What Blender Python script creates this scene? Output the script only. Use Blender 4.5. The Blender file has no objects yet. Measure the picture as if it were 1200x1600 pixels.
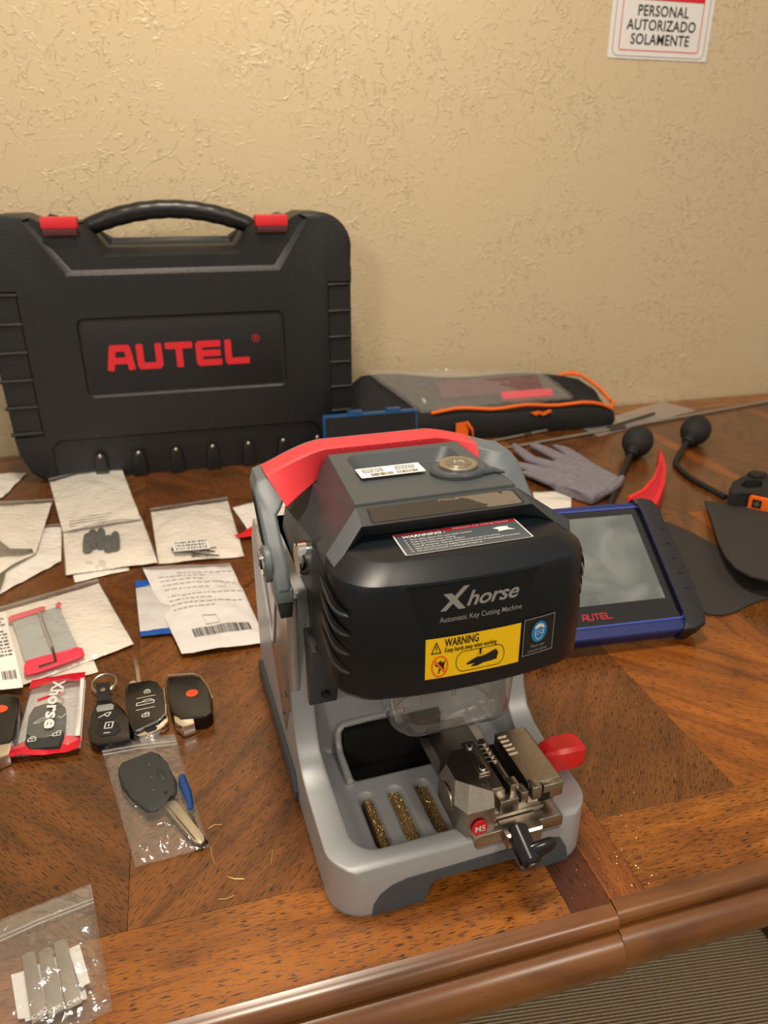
import bpy, bmesh, math, random
from mathutils import Vector, Matrix, noise
random.seed(7)
SC = bpy.context.scene
COL = SC.collection
# ---------------------------------------------------------------- camera, light, exposure
FPX = 1150.0; PITCH = math.radians(24); CAMH = 0.50
cam_d = bpy.data.cameras.new('camera'); cam = bpy.data.objects.new('camera', cam_d); COL.objects.link(cam)
cam.location = (0, 0, CAMH); cam.rotation_euler = (math.radians(90)-PITCH, 0, 0)
cam_d.sensor_fit = 'HORIZONTAL'; cam_d.sensor_width = 36; cam_d.lens = FPX/1200*36
cam_d.clip_start = 0.02; cam_d.clip_end = 50
cam_d.dof.use_dof = True; cam_d.dof.focus_distance = 0.60; cam_d.dof.aperture_fstop = 11
SC.camera = cam
SC.view_settings.view_transform = 'Standard'; SC.view_settings.look = 'None'
SC.view_settings.exposure = 0.0; SC.view_settings.gamma = 1.0
SC.view_settings.use_curve_mapping = False
world = bpy.data.worlds.new('room_ambient'); SC.world = world; world.use_nodes = True
world.node_tree.nodes['Background'].inputs[0].default_value = (1.0, 0.89, 0.77, 1)
world.node_tree.nodes['Background'].inputs[1].default_value = 0.46
def area(name, loc, size, power, col, target):
    l = bpy.data.lights.new(name, 'AREA'); l.shape = 'DISK'; l.size = size; l.energy = power; l.color = col
    o = bpy.data.objects.new(name, l); COL.objects.link(o); o.location = loc
    o.rotation_euler = (Vector(target)-Vector(loc)).to_track_quat('-Z', 'Y').to_euler()
    return o
area('ceiling_light', (-0.10, 0.62, 1.75), 0.34, 25, (1.0, 0.875, 0.71), (0.0, 0.85, 0.0))
area('ceiling_light', (1.35, -0.9, 1.85), 0.5, 16, (1.0, 0.875, 0.71), (0.3, 0.6, 0.2))
area('ceiling_light', (-1.15, -2.3, 1.75), 0.5, 26, (1.0, 0.875, 0.71), (-0.2, 1.2, 0.6))

# ---------------------------------------------------------------- frames
def ray(px, py):
    dx, dy = px-600, py-800
    return Vector((dx/FPX, math.cos(PITCH)-dy/FPX*math.sin(PITCH), -(math.sin(PITCH)+dy/FPX*math.cos(PITCH))))
def at(px, py, z=0.0):                       # photo pixel -> point on the plane at height z
    d = ray(px, py); return Vector((0, 0, CAMH)) + d*((z-CAMH)/d.z)
TA = math.radians(15.6)
TO = at(953, 1405)
TM = Matrix.Translation(TO) @ Matrix.Rotation(TA, 4, 'Z')
TMI = TM.inverted()
def T(u, v, z=0.0): return TM @ Vector((u, v, z))
def tbl(px, py, z=0.0): return TMI @ at(px, py, z)

# ---------------------------------------------------------------- materials
def lin(c):
    c = c.lstrip('#'); v = [int(c[i:i+2], 16)/255 for i in (0, 2, 4)]
    return tuple(x/12.92 if x <= .04045 else ((x+.055)/1.055)**2.4 for x in v) + (1,)
def newmat(name):
    m = bpy.data.materials.new(name); m.use_nodes = True
    return m, m.node_tree.nodes, m.node_tree.links, m.node_tree.nodes['Principled BSDF']
def pmat(name, col, rough=.5, metal=0, nscale=0, nvar=.15, bump=0, bscale=300, coat=0, spec=.5, bevel=0, bdist=.0004):
    m, N, L, B = newmat(name)
    B.inputs['Base Color'].default_value = lin(col); B.inputs['Roughness'].default_value = rough
    B.inputs['Metallic'].default_value = metal; B.inputs['Coat Weight'].default_value = coat
    B.inputs['Coat Roughness'].default_value = .1
    B.inputs['Specular IOR Level'].default_value = spec
    tc = N.new('ShaderNodeTexCoord')
    if nscale:
        n = N.new('ShaderNodeTexNoise'); n.inputs['Scale'].default_value = nscale; n.inputs['Detail'].default_value = 5
        L.new(tc.outputs['Object'], n.inputs['Vector'])
        r = N.new('ShaderNodeMapRange'); r.inputs[1].default_value = .3; r.inputs[2].default_value = .7
        r.inputs[3].default_value = 1-nvar; r.inputs[4].default_value = 1+nvar
        L.new(n.outputs['Fac'], r.inputs[0])
        h = N.new('ShaderNodeHueSaturation'); h.inputs['Color'].default_value = lin(col)
        L.new(r.outputs[0], h.inputs['Value']); L.new(h.outputs[0], B.inputs['Base Color'])
    last = None
    if bevel:
        bv = N.new('ShaderNodeBevel'); bv.samples = 4; bv.inputs['Radius'].default_value = bevel; last = bv
    if bump:
        n2 = N.new('ShaderNodeTexNoise'); n2.inputs['Scale'].default_value = bscale; n2.inputs['Detail'].default_value = 3
        L.new(tc.outputs['Object'], n2.inputs['Vector'])
        b = N.new('ShaderNodeBump'); b.inputs['Strength'].default_value = bump; b.inputs['Distance'].default_value = bdist
        L.new(n2.outputs['Fac'], b.inputs['Height'])
        if last: L.new(last.outputs[0], b.inputs['Normal'])
        last = b
    if last: L.new(last.outputs[0], B.inputs['Normal'])
    return m
def film(name, tint='#ffffff', gloss=.09, haze=.05, bump=.6, bscale=60, rough=.12):
    m, N, L, B = newmat(name); N.remove(B)
    out = N['Material Output']
    t = N.new('ShaderNodeBsdfTransparent'); t.inputs[0].default_value = lin(tint)
    g = N.new('ShaderNodeBsdfGlossy'); g.inputs['Roughness'].default_value = rough
    d = N.new('ShaderNodeBsdfDiffuse'); d.inputs[0].default_value = (.75, .73, .7, 1)
    tc = N.new('ShaderNodeTexCoord'); n = N.new('ShaderNodeTexNoise'); n.inputs['Scale'].default_value = bscale
    n.inputs['Detail'].default_value = 3; n.inputs['Distortion'].default_value = 1.2
    L.new(tc.outputs['Object'], n.inputs['Vector'])
    b = N.new('ShaderNodeBump'); b.inputs['Strength'].default_value = bump; b.inputs['Distance'].default_value = .004
    L.new(n.outputs['Fac'], b.inputs['Height']); L.new(b.outputs[0], g.inputs['Normal'])
    lw = N.new('ShaderNodeLayerWeight'); lw.inputs[0].default_value = .5; L.new(b.outputs[0], lw.inputs['Normal'])
    mr = N.new('ShaderNodeMapRange'); mr.inputs[3].default_value = gloss; mr.inputs[4].default_value = .8
    pw_ = N.new('ShaderNodeMath'); pw_.operation = 'POWER'; pw_.inputs[1].default_value = 3; L.new(lw.outputs['Facing'], pw_.inputs[0]); L.new(pw_.outputs[0], mr.inputs[0])
    m1 = N.new('ShaderNodeMixShader'); m1.inputs[0].default_value = haze
    L.new(t.outputs[0], m1.inputs[1]); L.new(d.outputs[0], m1.inputs[2])
    m2 = N.new('ShaderNodeMixShader'); L.new(mr.outputs[0], m2.inputs[0])
    L.new(m1.outputs[0], m2.inputs[1]); L.new(g.outputs[0], m2.inputs[2])
    L.new(m2.outputs[0], out.inputs['Surface'])
    return m
def wood(name, base, dark, ang, rough=.3, streak=.5, offs=0.0, pore=.62, coat=.25):
    m, N, L, B = newmat(name)
    tc = N.new('ShaderNodeTexCoord')
    rot = N.new('ShaderNodeMapping'); rot.inputs['Rotation'].default_value = (0, 0, -math.radians(ang))
    rot.inputs['Location'].default_value = (offs, offs*.7, 0)
    L.new(tc.outputs['Object'], rot.inputs['Vector'])
    def nz(sx, sy, det=5, dist=.3):
        mp = N.new('ShaderNodeMapping'); mp.inputs['Scale'].default_value = (sx, sy, 20)
        L.new(rot.outputs[0], mp.inputs['Vector'])
        n = N.new('ShaderNodeTexNoise'); n.inputs['Scale'].default_value = 1; n.inputs['Detail'].default_value = det
        n.inputs['Distortion'].default_value = dist; L.new(mp.outputs[0], n.inputs['Vector']); return n
    n1 = nz(7, 55, 4, .8); n2 = nz(105, 1000, 3, .1); n3 = nz(9, 14, 3, .5)
    cr = N.new('ShaderNodeValToRGB'); cr.color_ramp.elements[0].color = lin(dark); cr.color_ramp.elements[1].color = lin(base)
    cr.color_ramp.elements[0].position = .5-streak*.42; cr.color_ramp.elements[1].position = .56
    L.new(n1.outputs['Fac'], cr.inputs[0])
    pr = N.new('ShaderNodeValToRGB'); pr.color_ramp.elements[0].position = pore-.05; pr.color_ramp.elements[1].position = pore+.03
    pr.color_ramp.elements[0].color = (0, 0, 0, 1); pr.color_ramp.elements[1].color = (1, 1, 1, 1)
    L.new(n2.outputs['Fac'], pr.inputs[0])
    mx = N.new('ShaderNodeMix'); mx.data_type = 'RGBA'; L.new(pr.outputs[0], mx.inputs[0])
    L.new(cr.outputs[0], mx.inputs[6]); mx.inputs[7].default_value = tuple(x*.22 for x in lin(dark)[:3])+(1,)
    hs = N.new('ShaderNodeHueSaturation'); mr = N.new('ShaderNodeMapRange')
    mr.inputs[1].default_value = .3; mr.inputs[2].default_value = .7; mr.inputs[3].default_value = .72; mr.inputs[4].default_value = 1.25
    L.new(n3.outputs['Fac'], mr.inputs[0]); L.new(mr.outputs[0], hs.inputs['Value']); L.new(mx.outputs[2], hs.inputs['Color'])
    L.new(hs.outputs[0], B.inputs['Base Color'])
    B.inputs['Roughness'].default_value = rough; B.inputs['Coat Weight'].default_value = coat; B.inputs['Coat Roughness'].default_value = .16
    bp = N.new('ShaderNodeBump'); bp.inputs['Strength'].default_value = .12; bp.inputs['Distance'].default_value = .0006; bp.invert = True
    L.new(pr.outputs[0], bp.inputs['Height']); L.new(bp.outputs[0], B.inputs['Normal'])
    return m

M = {}
M['silver'] = pmat('silver_paint', '#a6a8aa', .38, .25, bump=.25, bscale=900, bevel=.0035, bdist=.0002)
M['side'] = pmat('silver_side', '#a6a3a2', .25, .7, bevel=.0008)
M['dark'] = pmat('charcoal_plastic', '#34383b', .42, 0, bump=.12, bscale=1200, bevel=.0015, bdist=.0001)
M['visor'] = pmat('dark_visor_plastic', '#0f151a', .34, 0, spec=.33, bump=.08, bscale=1200, bdist=.0001)
M['slab'] = pmat('grey_plastic', '#42484b', .45, 0, bump=.15, bscale=1200, bevel=.0015, bdist=.0001)
M['foot'] = pmat('slate_plastic', '#454c51', .5)
M['grip'] = pmat('handle_grey', '#5c6468', .45, bevel=.002)
M['redgrip'] = pmat('red_grip', '#d8343c', .5, bump=.1, bscale=900)
M['red'] = pmat('red_plastic', '#d81f20', .35, nscale=0)
M['black'] = pmat('black_plastic', '#0e0e0f', .35)
M['blackmat'] = pmat('black_rubber', '#161514', .75, bump=.15, bscale=700)
M['void'] = pmat('recess_black', '#060606', .7)  # black stands for shade in slots, holes and gaps; also draws an outline
M['steel'] = pmat('machined_steel', '#aaa196', .30, 1, nscale=250, nvar=.08, bump=.1, bscale=1500, bevel=.0006, bdist=.0001)
M['steeldk'] = pmat('dark_steel', '#6d675f', .38, 1, bevel=.0005)
M['chrome'] = pmat('chrome', '#e4e2de', .08, 1)
M['brushed'] = pmat('brushed_nickel', '#bdb5a8', .3, 1)
M['white'] = pmat('white_paper', '#f2ece4', .7, bump=.25, bscale=35, bdist=.002)
M['cream'] = pmat('cream_paper', '#ebe3d6', .6, bump=.4, bscale=30, bdist=.003)
M['whitepr'] = pmat('white_print', '#dcdad6', .5)
M['greypr'] = pmat('grey_print', '#9a9a9a', .4, .3)
M['blackpr'] = pmat('black_ink', '#15120f', .5)
M['greyink'] = pmat('grey_ink', '#6b665f', .6)
M['redpr'] = pmat('red_print', '#cf1420', .45)
M['redlogo'] = pmat('red_logo', '#d01f2c', .45)
M['yellow'] = pmat('yellow_print', '#f4c505', .4)
M['labelgrey'] = pmat('label_grey', '#4a5157', .35)
M['bluepr'] = pmat('blue_print', '#1279b8', .45)
M['case'] = pmat('case_black_plastic', '#131416', .44, nscale=60, nvar=.15, bump=1, bscale=420, bdist=.0006)
M['casepanel'] = pmat('case_panel_black', '#0d0d0f', .55)
M['chips'] = pmat('brass_chips', '#dcbd80', .35, .8, nscale=1500, nvar=.7)
M['shaving'] = pmat('brass_shavings', '#e5c07a', .3, .8)
M['bluecase'] = pmat('blue_plastic', '#174a78', .4)
M['foam'] = pmat('black_foam', '#17161a', .9, bump=.5, bscale=500)
M['navy'] = pmat('navy_bumper', '#1d2a63', .42)
M['tabblack'] = pmat('tablet_rubber', '#1c1c1e', .5)
M['bezel'] = pmat('tablet_bezel', '#141416', .2, coat=.6)
M['orange'] = pmat('orange_plastic', '#ef6a12', .5)
M['glove'] = pmat('grey_knit', '#77727a', .85, nscale=120, nvar=.12, bump=.6, bscale=500)
M['fabric'] = pmat('black_nylon', '#121113', .8, bump=.5, bscale=600)
M['pad'] = pmat('black_rubber_pad', '#2b2725', .8, bump=.1, bscale=500)
M['padg'] = pmat('orange_button', '#e2502a', .45)
M['keyshell'] = pmat('key_shell_black', '#2a2d2b', .6, bump=.25, bscale=500)
M['fob'] = pmat('glossy_black', '#08080a', .22, coat=.3)
M['foilred'] = pmat('red_foil', '#d41431', .3, .2, bump=.4, bscale=60, bdist=.002)
M['foilblue'] = pmat('blue_foil', '#1f5bb8', .3, .2, bump=.4, bscale=60, bdist=.002)
M['foilwhite'] = pmat('white_foil', '#cfccca', .35, .1, bump=.5, bscale=50, bdist=.003)
M['envelope'] = pmat('white_poly_envelope', '#dedad8', .35, 0, bump=.8, bscale=32, bdist=.004)
M['pinkred'] = pmat('pink_red_plastic', '#e23a52', .5)
M['bluetool'] = pmat('blue_handle', '#123f7a', .35)
M['nickel'] = pmat('nickel_blank', '#96907f', .38, .85)
M['film'] = film('clear_film')
M['filmh'] = film('hazy_film', gloss=.05, haze=.10, rough=.25)
M['filmm'] = film('milky_film', gloss=.06, haze=.30, rough=.3)
M['moulding'] = wood('moulding_wood', '#74461c', '#553010', 0, rough=.32, streak=.6, pore=.75, coat=.2)
M['w_border'] = wood('veneer_border', '#97591c', '#683710', 0, streak=.5, pore=.6)
M['w_cross'] = wood('veneer_crossband', '#8a4c1c', '#5a2c10', 90, streak=.6, offs=3)
M['w_crossdk'] = wood('veneer_crossband_dark', '#5c2c14', '#35170b', 90, streak=.7, offs=5)
M['w_rise'] = wood('veneer_rising', '#774518', '#46250d', 45, streak=.7, offs=1, pore=.6)
M['w_fall'] = wood('veneer_falling', '#93531a', '#5c2e10', 135, streak=.7, offs=2, pore=.62)
M['w_rise2'] = wood('veneer_rising_dark', '#6d4019', '#42250e', 52, streak=.8, offs=7, pore=.6)
M['w_fall2'] = wood('veneer_falling_dark', '#683c16', '#3e220c', 132, streak=.7, offs=9, pore=.6)
M['w_leg'] = pmat('table_base_wood', '#4a2a14', .4)

# glass-like clear plastic cup
m, N, L, B = newmat('clear_acrylic'); N.remove(B)
t = N.new('ShaderNodeBsdfTransparent'); t.inputs[0].default_value = (.93, .92, .9, 1)
g = N.new('ShaderNodeBsdfGlossy'); g.inputs['Roughness'].default_value = .06
d = N.new('ShaderNodeBsdfDiffuse'); d.inputs[0].default_value = (.8, .78, .75, 1)
lw = N.new('ShaderNodeLayerWeight'); lw.inputs[0].default_value = .35
x1 = N.new('ShaderNodeMixShader'); x1.inputs[0].default_value = .05
x2 = N.new('ShaderNodeMixShader'); mr = N.new('ShaderNodeMapRange'); mr.inputs[3].default_value = .05; mr.inputs[4].default_value = .75
L.new(lw.outputs['Facing'], mr.inputs[0]); mr.inputs[1].default_value = .25
L.new(t.outputs[0], x1.inputs[1]); L.new(d.outputs[0], x1.inputs[2]); L.new(mr.outputs[0], x2.inputs[0])
L.new(x1.outputs[0], x2.inputs[1]); L.new(g.outputs[0], x2.inputs[2]); L.new(x2.outputs[0], N['Material Output'].inputs['Surface'])
M['acrylic'] = m
# screen glass; soft grey reflections painted into its mottled base colour
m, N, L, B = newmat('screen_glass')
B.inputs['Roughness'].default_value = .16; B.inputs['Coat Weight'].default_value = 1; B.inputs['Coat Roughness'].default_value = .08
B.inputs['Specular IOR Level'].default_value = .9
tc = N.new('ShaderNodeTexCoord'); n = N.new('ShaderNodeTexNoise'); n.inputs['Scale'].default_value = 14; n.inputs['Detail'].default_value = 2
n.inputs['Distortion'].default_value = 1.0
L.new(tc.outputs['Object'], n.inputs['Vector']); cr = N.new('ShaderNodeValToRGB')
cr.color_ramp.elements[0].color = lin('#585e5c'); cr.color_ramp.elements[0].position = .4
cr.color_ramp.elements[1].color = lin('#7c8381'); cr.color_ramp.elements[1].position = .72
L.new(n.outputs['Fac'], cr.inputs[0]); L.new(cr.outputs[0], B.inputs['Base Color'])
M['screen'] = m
# worn plate film
m, N, L, B = newmat('worn_plate')
tc = N.new('ShaderNodeTexCoord'); n = N.new('ShaderNodeTexNoise'); n.inputs['Scale'].default_value = 55; n.inputs['Detail'].default_value = 6
mp = N.new('ShaderNodeMapping'); mp.inputs['Scale'].default_value = (.8, 1, 1.2); L.new(tc.outputs['Object'], mp.inputs[0]); L.new(mp.outputs[0], n.inputs['Vector'])
sx = N.new('ShaderNodeSeparateXYZ'); L.new(tc.outputs['Object'], sx.inputs[0])
a1 = N.new('ShaderNodeMath'); a1.operation = 'MULTIPLY_ADD'; a1.inputs[1].default_value = 4.0; a1.inputs[2].default_value = -.06
L.new(sx.outputs[0], a1.inputs[0])
a2 = N.new('ShaderNodeMath'); a2.operation = 'ADD'; L.new(a1.outputs[0], a2.inputs[0]); L.new(n.outputs['Fac'], a2.inputs[1])
cr = N.new('ShaderNodeValToRGB'); cr.color_ramp.interpolation = 'CONSTANT'
cr.color_ramp.elements[0].color = lin('#332e28'); cr.color_ramp.elements[1].position = .52; cr.color_ramp.elements[1].color = lin('#6a6052')
L.new(a2.outputs[0], cr.inputs[0]); L.new(cr.outputs[0], B.inputs['Base Color']); B.inputs['Roughness'].default_value = .3
M['worn'] = m
# wall paint: glossy, skip-trowel texture
m, N, L, B = newmat('textured_wall_paint')
B.inputs['Base Color'].default_value = lin('#c8b592'); B.inputs['Roughness'].default_value = .34
tc = N.new('ShaderNodeTexCoord')
def wn(scale, sx, sz, dist, det, rz=0):
    mp = N.new('ShaderNodeMapping'); mp.inputs['Scale'].default_value = (sx, 1, sz); mp.inputs['Rotation'].default_value = (0, rz, 0)
    L.new(tc.outputs['Object'], mp.inputs[0]); n = N.new('ShaderNodeTexNoise'); n.inputs['Scale'].default_value = scale
    n.inputs['Distortion'].default_value = dist; n.inputs['Detail'].default_value = det; L.new(mp.outputs[0], n.inputs['Vector']); return n
na = wn(16, 1, 1.5, .9, 3, .5); nb = wn(24, 1.6, 1, .7, 3, -.4); nc = wn(5, 1, 1, .4, 3); nd = wn(34, 1, 1, .3, 2); nf = wn(70, 1, 1, .2, 3)
def mth(op, x, y=None, z=None):
    q = N.new('ShaderNodeMath'); q.operation = op
    for i, v in enumerate((x, y, z)):
        if v is None: continue
        if isinstance(v, (int, float)): q.inputs[i].default_value = v
        else: L.new(v, q.inputs[i])
    return q.outputs[0]
def rng(v, a, b, c, d):
    r = N.new('ShaderNodeMapRange'); r.interpolation_type = 'SMOOTHSTEP'; L.new(v, r.inputs[0])
    for i, q in enumerate((a, b, c, d)): r.inputs[i+1].default_value = q
    return r.outputs[0]
def ridge(n, w): return rng(mth('ABSOLUTE', mth('SUBTRACT', n.outputs[0], .5)), 0.0, w, 1.0, 0.0)
r1 = mth('MULTIPLY', ridge(na, .022), rng(nd.outputs[0], .46, .62, 0, 1))
r2 = mth('MULTIPLY', ridge(nb, .020), rng(nd.outputs[0], .54, .38, 0, 1))
r3 = mth('MULTIPLY', rng(nf.outputs[0], .60, .70, 0, 1), .85)
mu_ = mth('MULTIPLY', mth('MAXIMUM', mth('MAXIMUM', r1, r2), r3), rng(nc.outputs[0], .36, .58, .25, 1))
mu = type('q', (), {'outputs': [mu_]})
bp = N.new('ShaderNodeBump'); bp.inputs['Strength'].default_value = .75; bp.inputs['Distance'].default_value = .0016
L.new(mu.outputs[0], bp.inputs['Height']); L.new(bp.outputs[0], B.inputs['Normal'])
M['wall'] = m
# carpet
m, N, L, B = newmat('ribbed_carpet'); B.inputs['Roughness'].default_value = .95
tc = N.new('ShaderNodeTexCoord')
mp = N.new('ShaderNodeMapping'); mp.inputs['Rotation'].default_value = (0, 0, math.radians(-8)); L.new(tc.outputs['Object'], mp.inputs[0])
w1 = N.new('ShaderNodeTexWave'); w1.bands_direction = 'Y'; w1.inputs['Scale'].default_value = 56; w1.inputs['Distortion'].default_value = .6; w1.inputs['Detail Scale'].default_value = 6
w2 = N.new('ShaderNodeTexWave'); w2.bands_direction = 'X'; w2.inputs['Scale'].default_value = 60; w2.inputs['Distortion'].default_value = 1.5; w2.inputs['Detail Scale'].default_value = 6
L.new(mp.outputs[0], w1.inputs['Vector']); L.new(mp.outputs[0], w2.inputs['Vector'])
mm = N.new('ShaderNodeMath'); mm.operation = 'MULTIPLY_ADD'; mm.inputs[1].default_value = .35; L.new(w2.outputs['Fac'], mm.inputs[0]); L.new(w1.outputs['Fac'], mm.inputs[2])
cr = N.new('ShaderNodeValToRGB'); cr.color_ramp.elements[0].color = lin('#8a7a62'); cr.color_ramp.elements[0].position = .25
cr.color_ramp.elements[1].color = lin('#cdb792'); cr.color_ramp.elements[1].position = .9
L.new(mm.outputs[0], cr.inputs[0]); L.new(cr.outputs[0], B.inputs['Base Color'])
bp = N.new('ShaderNodeBump'); bp.inputs['Distance'].default_value = .004; bp.inputs['Strength'].default_value = .8; L.new(mm.outputs[0], bp.inputs['Height']); L.new(bp.outputs[0], B.inputs['Normal'])
M['carpet'] = m

# ---------------------------------------------------------------- builders
def meta(o, label=None, cat=None, group=None, kind=None):
    if label: o['label'] = label
    if cat: o['category'] = cat
    if group: o['group'] = group
    if kind: o['kind'] = kind
    return o
def thing(name, label, cat, loc=(0, 0, 0), rz=0.0, group=None):
    o = bpy.data.objects.new(name, None); COL.objects.link(o); o.location = loc; o.rotation_euler = (0, 0, rz)
    o.empty_display_size = .02
    bpy.context.view_layer.update()
    return meta(o, label, cat, group)
WM = {}
def wmat(o):
    m = Matrix.LocRotScale(o.location, o.rotation_euler, o.scale)
    return (wmat(o.parent) @ m) if o.parent else m
class MB:
    def __init__(s): s.bm = bmesh.new()
    def poly(s, vs, fs):
        b = [s.bm.verts.new(v) for v in vs]
        for f in fs:
            try: s.bm.faces.new([b[i] for i in f])
            except ValueError: pass
        return b
    def box(s, c, d, rot=None, bev=0, seg=2):
        r = bmesh.ops.create_cube(s.bm, size=1)
        vs = r['verts']
        m = Matrix.Translation(c) @ (rot.to_4x4() if rot else Matrix.Identity(4)) @ Matrix.Diagonal((*d, 1))
        bmesh.ops.transform(s.bm, matrix=m, verts=vs)
        if bev:
            es = list({e for v in vs for e in v.link_edges})
            bmesh.ops.bevel(s.bm, geom=es, offset=bev, segments=seg, affect='EDGES', profile=.6, clamp_overlap=True)
        return s
    def prism(s, pts, a, b, f=None, bev=0, seg=2):
        """pts 2-D outline, extruded from a to b; f(p,q,h)->xyz"""
        f = f or (lambda p, q, h: (p, q, h))
        n = len(pts)
        vs = [s.bm.verts.new(f(p, q, a)) for p, q in pts] + [s.bm.verts.new(f(p, q, b)) for p, q in pts]
        F = [s.bm.faces.new(vs[n:]), s.bm.faces.new(vs[:n][::-1])]
        for i in range(n): F.append(s.bm.faces.new([vs[i], vs[(i+1) % n], vs[n+(i+1) % n], vs[n+i]]))
        if bev:
            es = list(set(F[0].edges) | set(F[1].edges))
            bmesh.ops.bevel(s.bm, geom=es, offset=bev, segments=seg, affect='EDGES', profile=.6, clamp_overlap=True)
        return s
    def loft(s, rings, cap=True, close=True):
        R = [[s.bm.verts.new(p) for p in r] for r in rings]
        n = len(R[0])
        for a, b in zip(R, R[1:]):
            for i in range(n if close else n-1):
                s.bm.faces.new([a[i], a[(i+1) % n], b[(i+1) % n], b[i]])
        if cap: s.bm.faces.new(R[0][::-1]); s.bm.faces.new(R[-1])
        return s
    def tube(s, pts, r, n=10, cap=True, flat=None):
        pts = [Vector(p) for p in pts]; rings = []; up = None
        rr = r if isinstance(r, (list, tuple)) else [r]*len(pts)
        for i, p in enumerate(pts):
            t = (pts[min(i+1, len(pts)-1)]-pts[max(i-1, 0)]).normalized()
            if up is None: up = Vector((0, 0, 1)) if abs(t.z) < .9 else Vector((1, 0, 0))
            a = t.cross(up).normalized(); b = a.cross(t).normalized(); up = b
            fy = flat if flat else 1
            rings.append([p + a*math.cos(2*math.pi*k/n)*rr[i] + b*math.sin(2*math.pi*k/n)*rr[i]*fy for k in range(n)])
        return s.loft(rings, cap)
    def cyl(s, c, r, h, axis=(0, 0, 1), n=24, r2=None, bev=0):
        ax = Vector(axis).normalized(); c = Vector(c)
        a = ax.orthogonal().normalized(); b = ax.cross(a)
        r2 = r if r2 is None else r2
        ring = lambda q, z: [c + ax*z + (a*math.cos(2*math.pi*k/n)+b*math.sin(2*math.pi*k/n))*q for k in range(n)]
        if bev: rs = [ring(r-bev, -h/2), ring(r, -h/2+bev), ring(r2, h/2-bev), ring(r2-bev, h/2)]
        else: rs = [ring(r, -h/2), ring(r2, h/2)]
        return s.loft(rs)
    def ball(s, c, rad, rot=None, n=20):
        r = bmesh.ops.create_uvsphere(s.bm, u_segments=n, v_segments=n//2+2, radius=1)
        m = Matrix.Translation(c) @ (rot.to_4x4() if rot else Matrix.Identity(4)) @ Matrix.Diagonal((*rad, 1))
        bmesh.ops.transform(s.bm, matrix=m, verts=r['verts']); return s
    def text(s, txt, size, f, bold=0.0, shear=0, align='CENTER', sx=1.0, sub=0, space=1.0):
        """flat lettering; f(x,y)->xyz"""
        cu = bpy.data.curves.new('t', 'FONT'); cu.body = txt; cu.size = size; cu.offset = bold*size; cu.shear = shear
        cu.align_x = align; cu.align_y = 'CENTER'; cu.space_character = space; cu.resolution_u = 3
        o = bpy.data.objects.new('t', cu); me = bpy.data.meshes.new_from_object(o)
        s.poly([f(v.co.x*sx, v.co.y) for v in me.vertices], [tuple(p.vertices) for p in me.polygons])
        bpy.data.objects.remove(o); bpy.data.curves.remove(cu); bpy.data.meshes.remove(me); return s
    def build(s, name, mat, parent=None, world=False, smooth=40, label=None, mods=()):
        if world and parent:
            s.bm.transform(wmat(parent).inverted())
        bmesh.ops.recalc_face_normals(s.bm, faces=s.bm.faces) if not getattr(s, 'keep', False) else None
        me = bpy.data.meshes.new(name); s.bm.to_mesh(me); s.bm.free()
        me.materials.append(mat if not isinstance(mat, str) else M[mat])
        if smooth:
            me.shade_smooth(); me.set_sharp_from_angle(angle=math.radians(smooth))
        o = bpy.data.objects.new(name, me); COL.objects.link(o)
        if parent: o.parent = parent
        if label: o['label'] = label
        return o
def boolean(o, cutter, op='DIFFERENCE'):
    md = o.modifiers.new('b', 'BOOLEAN'); md.operation = op; md.object = cutter; md.solver = 'EXACT'
    dg = bpy.context.evaluated_depsgraph_get(); dg.update()
    me = bpy.data.meshes.new_from_object(o.evaluated_get(dg))
    old = o.data; o.modifiers.clear(); o.data = me; bpy.data.meshes.remove(old)
    me.shade_smooth(); me.set_sharp_from_angle(angle=math.radians(35))
    bpy.data.objects.remove(cutter)
def rrect(x0, y0, x1, y1, r, n=6):
    if not isinstance(r, (list, tuple)): r = [r]*4
    out = []
    for (cx, cy, a0, q) in ((x1-r[0], y1-r[0], 0, r[0]), (x0+r[1], y1-r[1], 90, r[1]), (x0+r[2], y0+r[2], 180, r[2]), (x1-r[3], y0+r[3], 270, r[3])):
        for k in range(n+1):
            a = math.radians(a0+90*k/n); out.append((cx+q*math.cos(a), cy+q*math.sin(a)))
    return out
def capsule(cx, y0, y1, r, n=8):
    out = [(cx+r*math.cos(math.pi*k/n), y1-r+r*math.sin(math.pi*k/n)) for k in range(n+1)]
    return out + [(cx+r*math.cos(math.pi+math.pi*k/n), y0+r+r*math.sin(math.pi+math.pi*k/n)) for k in range(n+1)]
def lerp(a, b, t): return a+(b-a)*t
def bil(c, s, t):        # c: tl, tr, br, bl
    return c[0].lerp(c[1], s).lerp(c[3].lerp(c[2], s), t)
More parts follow.
